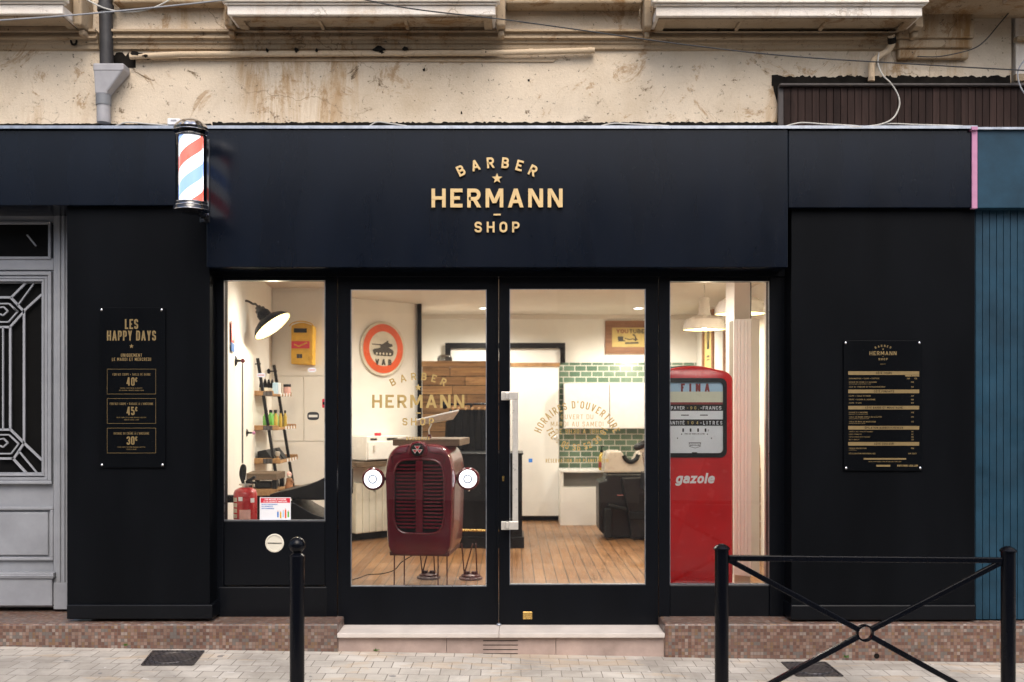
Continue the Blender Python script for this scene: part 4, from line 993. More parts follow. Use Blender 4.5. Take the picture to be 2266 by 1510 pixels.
a = MB(); ringrect(a, -226, 1122, 117, 1241, 7, yg-.024, .024); a.pbox(-213, 1134, 106, 1229, yg-.016, .016); obj('lower_panel', a, M['greydoor'], gd, bevel=.005)
a = MB(); a.pbox(-232, 1281, 115, 1341, yg-.05, .05); a.pbox(-232, 1268, 118, 1281, yg-.062, .062); a.pbox(-232, 1274, 119, 1277, yg-.068, .01); obj('kick_board', a, M['greydoor'], gd, bevel=.005)
a = MB(); a.pbox(-232, 627, 92, 1047, yg+.03, .01); obj('glass', a, M['dark'], gd)
a = MB(); a.box(X(-300, yg+.11), X(150, yg+.11), yg+.11, yg+.15, Z(1352, yg), 2.8); obj('dark_hall', a, M['dark'], gd)
a = MB(); a.pbox(-232, 492, 108, 572, yg+.01, .01); trn = obj('transom_glass', a, M['dark'], gd)
a = MB(); ringrect(a, -232, 490, 112, 574, 6, yg-.03, .03); obj('transom_frame', a, M['greydoor'], gd, bevel=.003)
def gr_(mb, pts, wd, y=yg+.004):
    for (x0, y0), (x1, y1) in zip(pts, pts[1:]):
        for mir in (0, 1):
            A = P(2*lm-x0 if mir else x0, y0, y); B = P(2*lm-x1 if mir else x1, y1, y); mb.bar(A, B, wd, .012+.0007*mir, (0,1,0))
def cc(p): return (p[0]/1.675, 480+p[1]/1.675)
a = MB(); W1, W2 = .0145, .009
for pts, wd in (([(42, 300), (97, 245)], W1), ([(66, 330), (128, 245)], W2), ([(86, 352), (156, 288)], W1), ([(0, 299), (40, 299), (90, 352), (38, 409), (0, 409)], W1), ([(-8, 322), (34, 322), (66, 352), (32, 390), (-8, 390)], W2), ([(52, 340), (66, 352)], W2),
                ([(90, 352), (90, 838)], W1), ([(39, 408), (39, 788)], W1), ([(12, 409), (12, 788)], W2), ([(0, 789), (40, 789), (90, 839), (52, 896), (0, 896)], W1), ([(-8, 808), (34, 808), (70, 842), (42, 878), (-8, 878)], W2),
                ([(90, 839), (156, 902)], W1), ([(70, 868), (138, 950)], W2), ([(46, 893), (98, 950)], W1),
                ([(0, 360), (12, 366), (30, 350), (14, 334), (-8, 338)], W2), ([(0, 848), (12, 854), (30, 838), (14, 822), (-8, 826)], W2)):
    gr_(a, [cc(p) for p in pts], wd)
gr_(a, [(60, 520), (80, 545)], W2, yg-.005)
obj('iron_grille', a, M['iron'], gd)

# ================================================================ INSIDE THE SHOP
ZF, ZC = .137, 2.69
def D(d): return d - D0                     # distance from the camera -> y
def XD(px, d): return (px-CX)*d/FPX
YBK = D(12.4); XR = 2.297
YIN = .26
room = [(-1.93, YIN), (-2.17, D(8.0)), (-2.314, D(9.6)), (-1.74, D(9.6)), (-1.76, D(10.4)), (-1.033, D(11.1)), (-1.2, YBK), (XR, YBK), (XR, YIN)]
a = MB(); a.vprism([(-2.74, .19), (2.9, .19), (2.9, YBK+.2), (-2.74, YBK+.2)], ZF-.06, ZF); struct('floor', a, M['parquet'])
a = MB(); a.vprism([(-2.74, YIN), (2.9, YIN), (2.9, YBK+.2), (-2.74, YBK+.2)], ZC, ZC+.1); struct('ceiling', a, M['ceilw'])
def wall(name, idx, m='wallw', th=.06):
    a = MB()
    for i in idx:
        (x0, y0), (x1, y1) = room[i], room[i+1]; d = Vector((x1-x0, y1-y0)).normalized(); nrm = Vector((-d.y, d.x))*th   # outward side
        a.vprism([(x0, y0), (x1, y1), (x1+nrm.x, y1+nrm.y), (x0+nrm.x, y0+nrm.y)], ZF, ZC)
    return struct(name, a, M[m])
wall('wall_left', [0, 1]); wall('wall_alcove', [2]); wall('wall_return', [3]); wall('wall_slanted', [4]); wall('wall_recess', [5]); wall('wall_back', [6]); wall('wall_right', [7])
a = MB(); a.box(-2.74, -1.93, YIN-.07, YIN, ZF, ZC); a.box(1.75, 2.9, YIN-.07, YIN, ZF, ZC); struct('wall_front', a, M['wallw'])
a = MB(); a.box(X(470, YS)-.5, X(1757, YS)+.5, .26, .28, 2.86, 2.4) if False else a.box(-2.4, 2.4, .262, .3, 2.43, ZC-.001); struct('wall_lintel', a, M['wallw'])
# cornice step on the ceiling edges, skirtings
a = MB(); a.box(-1.2, XR-.001, YBK-.05, YBK-.001, ZC-.05, ZC-.001); struct('ceiling_cove', a, M['ceilw'])
a = MB()
p0, p1 = Vector(room[4]), Vector(room[5]); d = (p1-p0).normalized(); nn = Vector((d.y, -d.x))
def on_slant(t, off=0): q = p0+d*t+nn*off; return (q.x, q.y)
a.vprism([on_slant(0, .018), on_slant((p1-p0).length, .018), on_slant((p1-p0).length, .001), on_slant(0, .001)], ZF+.001, ZF+.19); struct('skirting_slanted', a, M['blackwood'])
a = MB(); a.box(XD(1127, 12.3), XD(1242, 12.3), D(12.38), D(12.399), ZF+.001, ZF+.12); struct('skirting_back', a, M['blackwood'])
a = MB(); a.box(XD(924.5, 11.07), XD(933, 11.07), D(11.03), D(11.11), ZF, ZC-.002)
solo('corner_post', a, M['blackwood'], 'slim black post at the end of the slanted white wall', 'post')
# cupboard panels of the alcove wall
ya = D(9.6)
pn = thing('cupboard_panels', 'flush white cupboard panels behind the shelf ladder', 'cupboard', P(665, 1120, ya-.012))
ybp = ya-.012
a = MB(); a.pbox(603, 645, 730, 831.5, ybp, .011); obj('panel', a, M['white'], pn)
for r in ((603, 834, 671, 976), (673.2, 834, 730, 976), (603, 978, 730, 1195)):
    a = MB(); a.pbox(*r, ybp, .011); obj('panel', a, M['white'], pn, bevel=.0015)
# ---------------------------------------------------------------- ceiling lights and pendants
def point(name, loc, energy, col, r, parent=None, spot=None):
    L = bpy.data.lights.new(name, 'SPOT' if spot else 'POINT'); L.energy = energy; L.color = col; L.shadow_soft_size = r
    if spot: L.spot_size = R(spot); L.spot_blend = .6
    o = bpy.data.objects.new(name, L); COL.objects.link(o)
    if parent is not None: o.parent = parent; o.location = Vector(loc)-root_of(parent)
    else: o.location = loc
    return o
def downlight(x, y, label, en=26):
    t = thing('ceiling_downlight', label, 'ceiling light', (x, y, ZC), 'round downlights in the shop ceiling')
    a = MB(); a.ring((x, y, ZC-.004), .066, .007, (0,0,1), 24, 6); obj('rim', a, M['white_gl'], t, smooth=True)
    a = MB(); a.lathe([(.06, -.004), (.06, -.002)], (x, y, ZC), n=24); obj('diffuser', a, M['downlight'], t)
    point('downlight_lamp', (x, y, ZC-.05), en, (1, .92, .80), .06, t, 165)
LAMPK = 2.4
downlight(XD(1072, 11.5), D(11.5), 'lit ceiling downlight above the plank partition', 30*LAMPK)
downlight(XD(1413, 11.5), D(11.5), 'lit ceiling downlight above the framed poster', 30*LAMPK)
for x, y in ((-1.35, 1.3), (-.15, 1.3), (.9, 1.3), (-.9, 3.2), (.45, 3.2)):  # unseen lamps added to brighten the pump and tractor desk
    downlight(x, y, 'added unseen ceiling downlight near the front, above the door heads', 22*LAMPK)
def pendant(px, pyr, d, hw, label, k=1):
    y = D(d); s = FPX/d; x = XD(px, d); z = EYE-(pyr-CY)/s; r = hw/s; k = 1.0
    t = thing('pendant_lamp', label, 'pendant lamp', (x, y, z), 'white enamel pendant lamps')
    a = MB(); n0 = len(a.v)
    a.lathe([(r, 0), (r*.99, r*.05), (r*.86, r*.46), (r*.62, r*.60), (r*.33, r*.66), (r*.30, r*.72), (r*.2, r*.74)], (x, y, z), n=36)
    a.f = a.f[:-2]; obj('shade', a, M['white_gl'], t, smooth=True)
    a = MB(); a.lathe([(r*.985, 0.002), (r*.84, r*.44), (r*.6, r*.58), (r*.3, r*.64), (0, r*.65)], (x, y, z), n=36); a.f = a.f[:-2]; obj('reflector', a, M['lamp_in'], t, smooth=True)
    a = MB(); a.ring((x, y, z), r, r*.014, (0,0,1), 36, 6); obj('rim', a, M['bollard'], t, smooth=True)
    a = MB(); a.lathe([(r*.30, r*.72), (r*.27, r*.8), (r*.24, r*1.45), (r*.2, r*1.5), (r*.05, r*1.52)], (x, y, z), n=20); obj('neck', a, M['white_gl'], t, smooth=True)
    a = MB(); a.ball((x, y, z+r*.12), r*.13, 14); obj('bulb', a, M['bulb'], t, smooth=True)
    a = MB(); a.tube([(x, y, z+r*1.5), (x, y, ZC)], .004, 6); obj('cord', a, M['cable_w'], t)
    point('pendant_light', (x, y, z+.0), 26*k, (1, .83, .6), .06, t)
pendant(1558.5, 730, 9.3, 47.5, 'white pendant lamp hanging above the red fuel pump')
pendant(1639, 695, 8.15, 57, 'white pendant lamp half hidden by the white column')

# ---------------------------------------------------------------- back wall: tiles, door, cabinets
yw = YBK-.012
a = MB(); a.box(XD(1238, 12.38), XR-.001, yw, YBK-.0005, ZF+.001, EYE-(803-CY)*12.388/FPX); solo('tiled_wall', a, M['tiles'], 'wall of glossy green metro tiles behind the basin', 'tiles')
sd = thing('sliding_door', 'white sliding door hung under a wooden rail', 'door', P(1180, 1143, D(12.25)))
y = D(12.25)
a = MB(); a.pbox(1080, 813, 1236.5, 1142, y, .045); obj('door_panel', a, M['white'], sd, bevel=.004)
a = MB(); a.pbox(1060, 803, 1239, 812, y-.015, .06); obj('wooden_rail', a, M['shelfwood'], sd, bevel=.003)
a = MB(); a.lathe([(.012, 0), (.022, .02), (.024, .03), (.014, .04), (0, .042)], P(1229, 969, y), (0,-1,0), 18); obj('knob', a, M['steel'], sd, smooth=True)
y = D(12.3)
tb = thing('transom_frame', 'black square frame around the white panel over the sliding door', 'frame', P(1118, 803, y))
a = MB(); a.pbox(985, 759, 1251, 771, y, .08); a.pbox(985, 771, 997, 803, y, .08); a.pbox(1240, 771, 1251, 803, y, .08); obj('black_trim', a, M['blackwood'], tb, bevel=.003)
a = MB(); a.pbox(997, 771, 1240, 803, y+.05, .04); obj('white_panel', a, M['white'], tb)
for px0, px1, lab in ((1249, 1348.6, 'white wall cabinet left half, nearer the sliding door'), (1349.6, 1452, 'white wall cabinet right half, above the basin')):
    y = D(12.08); t = thing('wall_cabinet', lab, 'cabinet', P((px0+px1)/2, 949, y), 'white wall cabinets on the green tiles')
    a = MB(); a.pbox(px0, 849, px1, 949, y+.02, .28); obj('carcass', a, M['white'], t)
    a = MB(); a.pbox(px0+.4, 850, px1-.4, 948, y, .019); obj('door', a, M['white_gl'], t, bevel=.002)
y = D(11.85)
bc = thing('base_cabinet', 'white base cabinet with grey open niche under the tiles', 'cabinet', P(1292, 1164, y))
a = MB(); a.pbox(1240, 1041, 1352, 1046, y-.015, .5); obj('worktop', a, M['white_gl'], bc, bevel=.003)
a = MB(); a.pbox(1240, 1046, 1247, 1166, y, .5); a.pbox(1247, 1079, 1352, 1166, y, .02); a.pbox(1247, 1079, 1352, 1084, y+.02, .4); obj('carcass', a, M['white'], bc, bevel=.002)
a = MB(); a.pbox(1247, 1046, 1352, 1079, y+.2, .02); obj('niche', a, M['greypanel'], bc)
bt = thing('soap_bottle', 'yellow green pump bottle standing by the basin', 'bottle', P(1331, 1039, D(11.75)))
y = D(11.75); c = P(1331, 1040.5, y)
a = MB(); a.lathe([(.034, 0), (.036, .01), (.036, .14), (.03, .17), (.016, .19), (.014, .21)], c, n=18); obj('body', a, M['amber_b'], bt, smooth=True)
a = MB(); a.lathe([(.0365, .03), (.0368, .031), (.0368, .10), (.0365, .101)], c, n=18); obj('label_band', a, M['ink_red'], bt, smooth=True)
a = MB(); a.lathe([(.018, .21), (.018, .235), (.007, .236), (.007, .27), (.014, .275), (.012, .285)], c, n=14); a.box(c.x-.012, c.x+.03, c.y-.008, c.y+.008, c.z+.275, c.z+.287); obj('pump', a, M['rubber'], bt, smooth=True)
# backwash unit: ceramic bowl on black shell
y = D(10.6)
bw = thing('backwash_basin', 'beige ceramic shampoo basin with black neck rest on a black shell', 'basin', P(1395, 1193, y))
a = MB(); pts = [(1337, 1047), (1339, 1015), (1344, 1003), (1351, 999), (1373, 999), (1379, 1003), (1382, 1014), (1389, 1022), (1398, 1025), (1407, 1021), (1411, 1010), (1416, 1001), (1440, 999), (1462, 1003), (1468, 1020), (1470, 1047)]
a.prism([(X(px, y), Z(py, y)) for px, py in pts], y, y+.38); obj('bowl', a, M['beige'], bw, bevel=.018)
a = MB(); a.tube(curve([P(1380, 1008, y-.01), P(1386, 1018, y-.012), P(1397, 1022, y-.012), P(1408, 1016, y-.012), P(1412, 1006, y-.01)]), .024, 10); obj('neck_rest', a, M['rubber'], bw, smooth=True)
a = MB(); pts = [(1325, 1066), (1341, 1062), (1342, 1048), (1470, 1048), (1470, 1190), (1345, 1190), (1336, 1183), (1326, 1174)]
a.prism([(X(px, y), Z(py, y)) for px, py in pts], y+.01, y+.4); obj('shell', a, M['leather'], bw, bevel=.02)
a = MB(); a.pbox(1366, 1095, 1470, 1097.5, y-.012, .02); obj('chrome_strip', a, M['chrome'], bw)
a = MB(); a.bar(P(1345, 1125, y-.06), P(1345, 1190, y-.06), .075, .08); a.bar(P(1345, 1118, y-.06), P(1440, 1140, y-.06), .04, .05); a.bar(P(1390, 1140, y-.1), P(1440, 1140, y-.1), .08, .1); obj('foot_frame', a, M['rubber'], bw, bevel=.01)
a = MB(); a.prism([(X(px, y), Z(py, y)) for px, py in ((1372, 1055), (1470, 1052), (1470, 1190), (1395, 1190), (1386, 1130))], y-.12, y-.02); obj('seat_back', a, M['leather'], bw, bevel=.02)
y = D(9.9)
ch = thing('salon_chair', 'black salon chair with padded arm at the edge of the right door', 'chair', P(1450, 1200, y))
a = MB(); a.tube([P(1411, 990, y), P(1424, 983, y), P(1470, 981, y)], [.034, .04, .04], 12); a.ball(P(1410, 990, y), .036, 14); obj('arm_pad', a, M['leather'], ch, smooth=True)
a = MB(); a.bar(P(1424, 1000, y), P(1432, 1065, y), .03, .05); obj('arm_support', a, M['chrome'], ch, bevel=.004)
a = MB(); a.pbox(1417, 993, 1440, 1003, y, .06); obj('arm_bracket', a, M['beige'], ch, bevel=.004)
a = MB(); a.pbox(1432, 1050, 1560, 1090, y, .5); a.tube([P(1500, 1090, y+.25), P(1500, 1205, y+.25)], .05, 14); a.lathe([(.26, 0), (.26, .02), (.06, .05)], P(1500, 1212, y+.25), n=24); obj('seat', a, M['leather'], ch, bevel=.02)

# framed poster and pictures
def frame_flat(t, to3, wd, ht, fw, dep=.022, inner='paper'):
    for nm, r in (('frame', (-wd/2, -ht/2, wd/2, -ht/2+fw)), ('frame', (-wd/2, ht/2-fw, wd/2, ht/2)), ('frame', (-wd/2, -ht/2+fw, -wd/2+fw, ht/2-fw)), ('frame', (wd/2-fw, -ht/2+fw, wd/2, ht/2-fw))):
        b = MB(); rect(b, to3, *r, depth=dep); obj(nm, b, M['framewood'], t)
    b = MB(); rect(b, to3, -wd/2+fw, -ht/2+fw, wd/2-fw, ht/2-fw, depth=.006); obj('print', b, M[inner], t)
y = YBK-.001; c = P(1391, 747, y); s_ = S(y)
fp = thing('framed_poster', 'wood framed yellow poster with printed title on the back wall', 'poster', (c.x, c.y, Z(784, y)))
to = lambda a, b, d: (c.x+a, c.y-d, c.z+b)
W_ = 104/s_; frame_flat(fp, to, W_, 73/s_, 15/s_)
k = 1/s_
def pic(name, fn, m): b = MB(); fn(b); obj(name, b, M[m], fp)
pic('title', lambda b: text(b, 'YOU', to, 9*k, .85, .2, .18, 'r', -1*k, 9*k, .008), 'ink_red'); pic('title', lambda b: text(b, 'TUBE', to, 9*k, .85, .2, .18, 'l', 1.5*k, 9*k, .008), 'ink')
def sketch(b):                              # plain generic line art: a box set on a stand and a reclining shape
    for p in ([(-24, 2), (-12, 2), (-12, -6), (-24, -6)], [(-22, -6), (-9, -6), (-7, -9), (-24, -9)]):
        v = [to(x*k, y_*k, .008) for x, y_ in p]; b.add(v, [(3,2,1,0)])
    for pth, wd in (([(-9, -2), (2, -5), (10, -3), (16, -8)], 2.2), ([(16, -8), (15, 0), (13, 5)], 3), ([(13, 5), (9, 6)], 4), ([(15, -1), (20, -6)], 2), ([(-8, -13), (22, -12)], 3.5)):
        for q_ in ribbon([(x*k, y_*k) for x, y_ in pth], wd*k, False): b.add([to(p.x, p.y, .0085) for p in q_], [(0,1,2,3)])
pic('drawing', sketch, 'ink')
for j, (pa, pb, zt1, zb1, lab) in enumerate(((1557, 1581, 737, 816, 'narrow framed picture on the right wall, farther from the street'), (1604, 1628, 707, 846, 'framed picture on the right wall nearest the white column'))):
    ya_ = XR*FPX/(pb-CX)-D0; yb_ = XR*FPX/(pa-CX)-D0; ym = (ya_+yb_)/2
    if j == 0: zt_, zb_ = EYE+ (CY-690)/S(ym), EYE+(CY-835)/S(ym)
    else: zt_, zb_ = EYE+(CY-715)/S(ym), EYE+(CY-822)/S(ym)
    cz = (zt_+zb_)/2; t = thing('framed_picture', lab, 'picture', (XR, ym, zb_), 'framed pictures on the right wall')
    tt = lambda a, b, d, ym=ym, cz=cz: (XR-.001-d, ym-a, cz+b)
    frame_flat(t, tt, yb_-ya_, zt_-zb_, .09)
    b = MB()
    for pth, wd in (([(-.05, .12), (.0, .2), (.05, .12), (.03, .0), (-.04, .0), (-.05, .12)], .05), ([(-.06, -.03), (.06, -.03)], .05), ([(-.08, -.14), (.08, -.14)], .02), ([(-.08, -.18), (.08, -.18)], .012)):
        for q_ in ribbon(pth, wd, False): b.add([tt(p.x, p.y, .0085) for p in q_], [(0,1,2,3)])
    obj('drawing', b, M['ink'], t)

# ---------------------------------------------------------------- plank partition, clothes rail, counters
y = D(11.3)
pp = thing('plank_partition', 'partition clad in reclaimed brown wood planks', 'partition', P(1015, 1150, y))
a = MB(); rr = random.Random(4); zt_ = Z(799.5, y); xl, xr_ = X(934, y), X(1122, y); h = .105; zz = zt_-.07
a.box(xl, xr_, y-.02, y+.1, zz+.004, zt_)
while zz > ZF:
    x = xl - rr.uniform(0, .4)
    while x < xr_:
        L = rr.uniform(.35, .95); x0_, x1_ = max(x, xl), min(x+L, xr_)
        if x1_-x0_ > .01: a.box(x0_+.003, x1_-.003, y-rr.uniform(.0, .012), y+.02, max(ZF, zz-h)+.008, zz)
        x += L
    zz -= h
obj('planks', a, M['planks'], pp)
a = MB(); a.box(xl, xr_, y+.021, y+.09, ZF, zt_-.075); obj('core', a, M['blackwood'], pp)
a = MB(); c = P(984, 799.5, y+.04); a.lathe([(.085, 0), (.09, .02), (.08, .05), (.055, .068), (0, .074)], c, n=28)
solo('glass_dome', a, M['smoke'], 'smoked glass dome standing on top of the plank partition', 'dome', smooth=True)
y = D(10.75)
cr = thing('clothes_rail', 'black wall rail with hanging dark garments on the planks', 'clothes rail', P(1030, 895, y))
a = MB(); a.tube([P(990, 895, y), P(1122, 894, y)], .013, 10); obj('rail', a, M['bollard'], cr, smooth=True)
a = MB(); a.ball(P(984, 897, y), .042, 16); obj('end_ball', a, M['bollard'], cr, smooth=True)
a = MB(); a.tube([P(1043, 895, y), P(1043, 910, y), P(1043, 915, D(11.28))], .014, 8); obj('rail_bracket', a, M['bollard'], cr, smooth=True)
gl = ('black garment on the rail, nearest the ball end', 'black garment second from the ball end of the rail', 'black garment on the rail beside the rail bracket', 'black garment on the rail, third from the door edge', 'black garment on the rail, second from the door edge', 'black garment on the rail at the edge of the left door')
for j, px in enumerate((1003, 1016, 1031, 1045, 1060, 1074)):
    py = 906+(j % 3)*1.5; xx = X(px, y); s_ = S(y)
    t = thing('hanging_garment', gl[j], 'garment', P(px, 1000, y), 'dark garments hanging on the rail')
    a = MB(); a.tube(curve([P(px, 893, y-.012), P(px+2, 897, y), P(px, 903, y), P(px, 906, y)], 4), .003, 6); a.tube([P(px-1, 905, y-.16), P(px, 905, y), P(px+1, 905, y+.16)], [.012, .02, .012], 8)
    obj('hanger', a, M['shelfwood'], t, smooth=True)
    a = MB(); v = []; f = []
    nseg, rows = 14, 9
    for i in range(rows):
        tt = i/(rows-1); zz = Z(907+tt*120, y); 
        wd = (.04+.04*min(1, tt*4)+.015*tt); dp_ = (.13+.06*min(1, tt*3))
        for k_ in range(nseg):
            an = 2*math.pi*k_/nseg; wob = 1+.22*math.sin(an*3+j*1.7)*min(1, tt*2)
            v.append((xx+wd*math.cos(an)*wob, y+dp_*math.sin(an), zz))
    for i in range(rows-1):
        for k_ in range(nseg): f.append((i*nseg+k_, i*nseg+(k_+1) % nseg, (i+1)*nseg+(k_+1) % nseg, (i+1)*nseg+k_))
    a.add(v, f+[tuple(range(nseg)), tuple(range((rows-1)*nseg, rows*nseg))]); obj('cloth', a, M['cloth'], t, smooth=True)
y = D(9.95)
ct = thing('reception_counter', 'black reception counter with brass foot rail behind the tractor grille', 'counter', P(1080, 1213, y))
a = MB(); a.pbox(950, 1006, 1155.5, 1189, y, .5); obj('body', a, M['blackwood'], ct, bevel=.004)
a = MB(); a.pbox(946, 1003, 1158, 1007, y-.03, .56); obj('top', a, M['blackwood'], ct, bevel=.004)
a = MB(); a.pbox(946, 1189, 1160, 1214, y-.025, .55); obj('plinth', a, M['blackwood'], ct, bevel=.006)
a = MB(); a.tube([P(955, 1173, y-.09), P(1120, 1174.5, y-.09)], .013, 10); obj('foot_rail', a, M['brass'], ct, smooth=True)
for px in (1019, 1090):
    a = MB(); a.tube([P(px, 1173.5, y-.09), P(px, 1173.5, y)], .010, 8); a.ball(P(px, 1173, y-.09), .019, 10); obj('rail_bracket', a, M['brass'], ct, smooth=True)

# ---------------------------------------------------------------- slanted wall: sign, radiator, shelf, steriliser
ang = math.atan2(d.y, d.x)
def slant_t(px, off=0):                     # where the ray of a pixel meets the slanted wall
    ax, ay = (px-CX)/FPX, 1.0; o = Vector((0, -D0)); q0 = p0+nn*off
    den = ax*d.y-ay*d.x; k_ = ((q0.x-o.x)*d.y-(q0.y-o.y)*d.x)/den; hit = o+Vector((ax, ay))*k_
    return (hit-q0).dot(d), k_
def slant_z(px, py, off=0): return EYE-(py-CY)*slant_t(px, off)[1]/FPX
def slant3(t0, z0):
    return lambda a, b, dd: (p0.x+d.x*(t0+a)+nn.x*dd, p0.y+d.y*(t0+a)+nn.y*dd, z0+b)
t0, kk = slant_t(849, .04); z0 = slant_z(849, 772, .04); rs = 60.5*kk/FPX
sn = thing('road_sign', 'round red bordered road sign with a black tank and letters VAB', 'road sign', (*on_slant(t0), z0-rs))
ax3 = (nn.x, nn.y, 0); c3 = slant3(t0, z0)(0, 0, 0)
a = MB(); a.lathe([(rs*.97, .008), (rs, .012), (rs, .034), (rs*.97, .037), (rs*.95, .034), (0, .034)], c3, ax3, 48); obj('sign_disc', a, M['cream'], sn, smooth=True)
to = slant3(t0, z0)
b = MB(); n_ = 48
v = [to(rs*.90*math.cos(2*math.pi*i/n_), rs*.90*math.sin(2*math.pi*i/n_), .0365) for i in range(n_)]+[to(rs*.635*math.cos(2*math.pi*i/n_), rs*.635*math.sin(2*math.pi*i/n_), .0365) for i in range(n_)]
b.add(v, [(i, (i+1) % n_, (i+1) % n_+n_, i+n_) for i in range(n_)]); obj('red_border', b, M['orange'], sn)
b = MB(); U = rs
def poly2(mb, pts, dd): mb.add([to(x*U, y_*U, dd) for x, y_ in pts], [tuple(range(len(pts)))])
poly2(b, [(-.46, -.14), (-.42, -.22), (-.30, -.26), (.34, -.27), (.44, -.22), (.47, -.10), (.40, -.02), (.30, .02), (.25, .06), (-.10, .07), (-.20, .02), (-.42, -.02), (-.48, -.07)], .0365)
poly2(b, [(-.16, .07), (-.12, .15), (.0, .19), (.10, .25), (.20, .26), (.26, .2), (.40, .18), (.42, .10), (.30, .06)], .037)
poly2(b, [(-.52, .135), (-.52, .165), (-.12, .165), (-.12, .12)], .0375); poly2(b, [(.14, .25), (.14, .30), (.22, .30), (.22, .25)], .0375)
obj('tank_silhouette', b, M['ink'], sn)
b = MB()
for i in range(5):
    cx_ = -.30+i*.15; poly2(b, [(cx_+.045*math.cos(a_*math.pi/5), -.185+.045*math.sin(a_*math.pi/5)) for a_ in range(10)], .038)
poly2(b, [(-.46, -.30), (.44, -.32), (.44, -.335), (-.46, -.315)], .0365); obj('track_wheels', b, M['cream'], sn)
b = MB(); text(b, 'VAB', to, .22*U, .72, .26, .55, x=.0, y=-.60*U, depth=.0368); obj('lettering', b, M['ink'], sn)
# radiator
ta, tb_ = slant_t(788, .12)[0], slant_t(875, .12)[0]; zt_, zb_ = slant_z(800, 1068, .12), slant_z(800, 1181, .12)
ra = thing('radiator', 'cream ribbed radiator on the slanted wall below the shelf', 'radiator', (*on_slant((ta+tb_)/2), zb_))
n_r = 6
for i in range(n_r):
    u0_, u1_ = ta+(tb_-ta)*i/n_r+.002, ta+(tb_-ta)*(i+1)/n_r-.002
    a = MB(); a.vprism([on_slant(u0_, .02), on_slant(u1_, .02), on_slant(u1_, .12), on_slant(u0_, .12)], zb_, zt_); obj('rib', a, M['ivory'], ra, bevel=.012)
ta, tb_ = slant_t(786, .30)[0], slant_t(880, .30)[0]; zs = slant_z(800, 1023, .3)
a = MB(); a.vprism([on_slant(ta, .001), on_slant(tb_, .001), on_slant(tb_, .33), on_slant(ta, .33)], zs-.052, zs)
solo('wall_shelf', a, M['woodtop'], 'thick rustic wood shelf carrying the white steriliser', 'shelf', bevel=.004)
ta, tb_ = slant_t(812, .30)[0], slant_t(905, .30)[0]
mw = thing('steriliser', 'white towel steriliser cabinet on the rustic wall shelf', 'steriliser', (*on_slant((ta+tb_)/2, .15), zs))
zt_ = slant_z(830, 966, .3)
a = MB(); a.vprism([on_slant(ta, .02), on_slant(tb_, .02), on_slant(tb_, .29), on_slant(ta, .29)], zs+.012, zt_); obj('case', a, M['white_gl'], mw, bevel=.005)
a = MB(); a.vprism([on_slant(ta+.01, .291), on_slant(tb_-.01, .291), on_slant(tb_-.01, .31), on_slant(ta+.01, .31)], zs+.02, zt_-.055); dr_ = obj('door', a, M['white_gl'], mw, bevel=.006)
a = MB(); a.vprism([on_slant(ta+.07, .311), on_slant(ta+.085, .311), on_slant(ta+.085, .33), on_slant(ta+.07, .33)], zs+.10, zt_-.09); obj('handle', a, M['steel'], dr_, bevel=.004)
a = MB(); a.vprism([on_slant(ta+.05, .2915), on_slant(ta+.13, .2915), on_slant(ta+.13, .294), on_slant(ta+.05, .294)], zt_-.04, zt_-.02); a.vprism([on_slant(ta+.26, .2915), on_slant(ta+.40, .2915), on_slant(ta+.40, .294), on_slant(ta+.26, .294)], zt_-.045, zt_-.02); obj('control_strip', a, M['rubber'], mw)
a = MB(); a.vprism([on_slant(ta+.24, .1), on_slant(ta+.29, .1), on_slant(ta+.29, .15), on_slant(ta+.24, .15)], zt_, zt_+.03)
solo('small_red_box', a, M['notice_red'], 'tiny red box lying on top of the white steriliser', 'box')

# ---------------------------------------------------------------- tractor-nose counter
dT = 7.62; yT = D(dT); sT = FPX/dT
tr = thing('tractor_counter', 'maroon tractor nose with lit headlamps made into a reception desk', 'tractor desk', (XD(930, dT), yT, ZF), rz=R(-6))
def zt(py): return EYE-(py-CY)/sT - ZF       # local heights
u = 1/sT                                     # one photo pixel
def pt(px, py): return ((px-930)*u, zt(py))
def outline(px0, px1, py0, py1, r, n=5, bot=4):
    pts = [(px0+bot, py1), (px1-bot, py1)]
    for k_ in range(n+1): t_ = k_/n*math.pi/2; pts.append((px1-r+r*math.cos(t_), py0+r*.55-r*.55*math.sin(t_)))
    for k_ in range(n+1): t_ = k_/n*math.pi/2; pts.append((px0+r-r*math.sin(t_), py0+r*.55-r*.55*math.cos(t_)))
    return [pt(*p) for p in pts]
# shell: one skin from the grille opening over the rounded front edge back along the sides
NH = 88
def se(cx_, cy_, hw, hh, eu, ed):
    o = []
    for k_ in range(NH):
        aa = 2*math.pi*k_/NH; c_, s_ = math.cos(aa), math.sin(aa); e = eu if s_ > 0 else ed
        rr_ = (abs(c_)**e+abs(s_)**e)**(-1/e); o.append((cx_+hw*rr_*c_, cy_-hh*rr_*s_))
    return o
gin = se(929.5, 1098, 55, 80, 5, 5)
rings = [(gin, -.020), (gin, -.046), (se(929.5, 1105, 67, 117, 4.2, 9), -.050), (se(929.5, 1105.5, 72, 120.5, 4.2, 9), -.042), (se(929.5, 1106, 75, 122.5, 4.2, 9), -.018), (se(929.5, 1106, 75.6, 123, 4.2, 9), .03), (se(929.5, 1106, 76, 123, 4.2, 9), .30), (se(929.5, 1106, 75, 122.5, 4.2, 9), .50)]
a = MB(); tap = lambda p: (930+(p[0]-930)*(1.03-.075*max(0, (p[1]-1040)/190)), p[1])
v = [(pt(*tap(p))[0], yy, pt(*tap(p))[1]) for rg, yy in rings for p in rg]; f = []
for i in range(len(rings)-1):
    for j in range(NH): f.append((i*NH+j, i*NH+(j+1) % NH, (i+1)*NH+(j+1) % NH, (i+1)*NH+j))
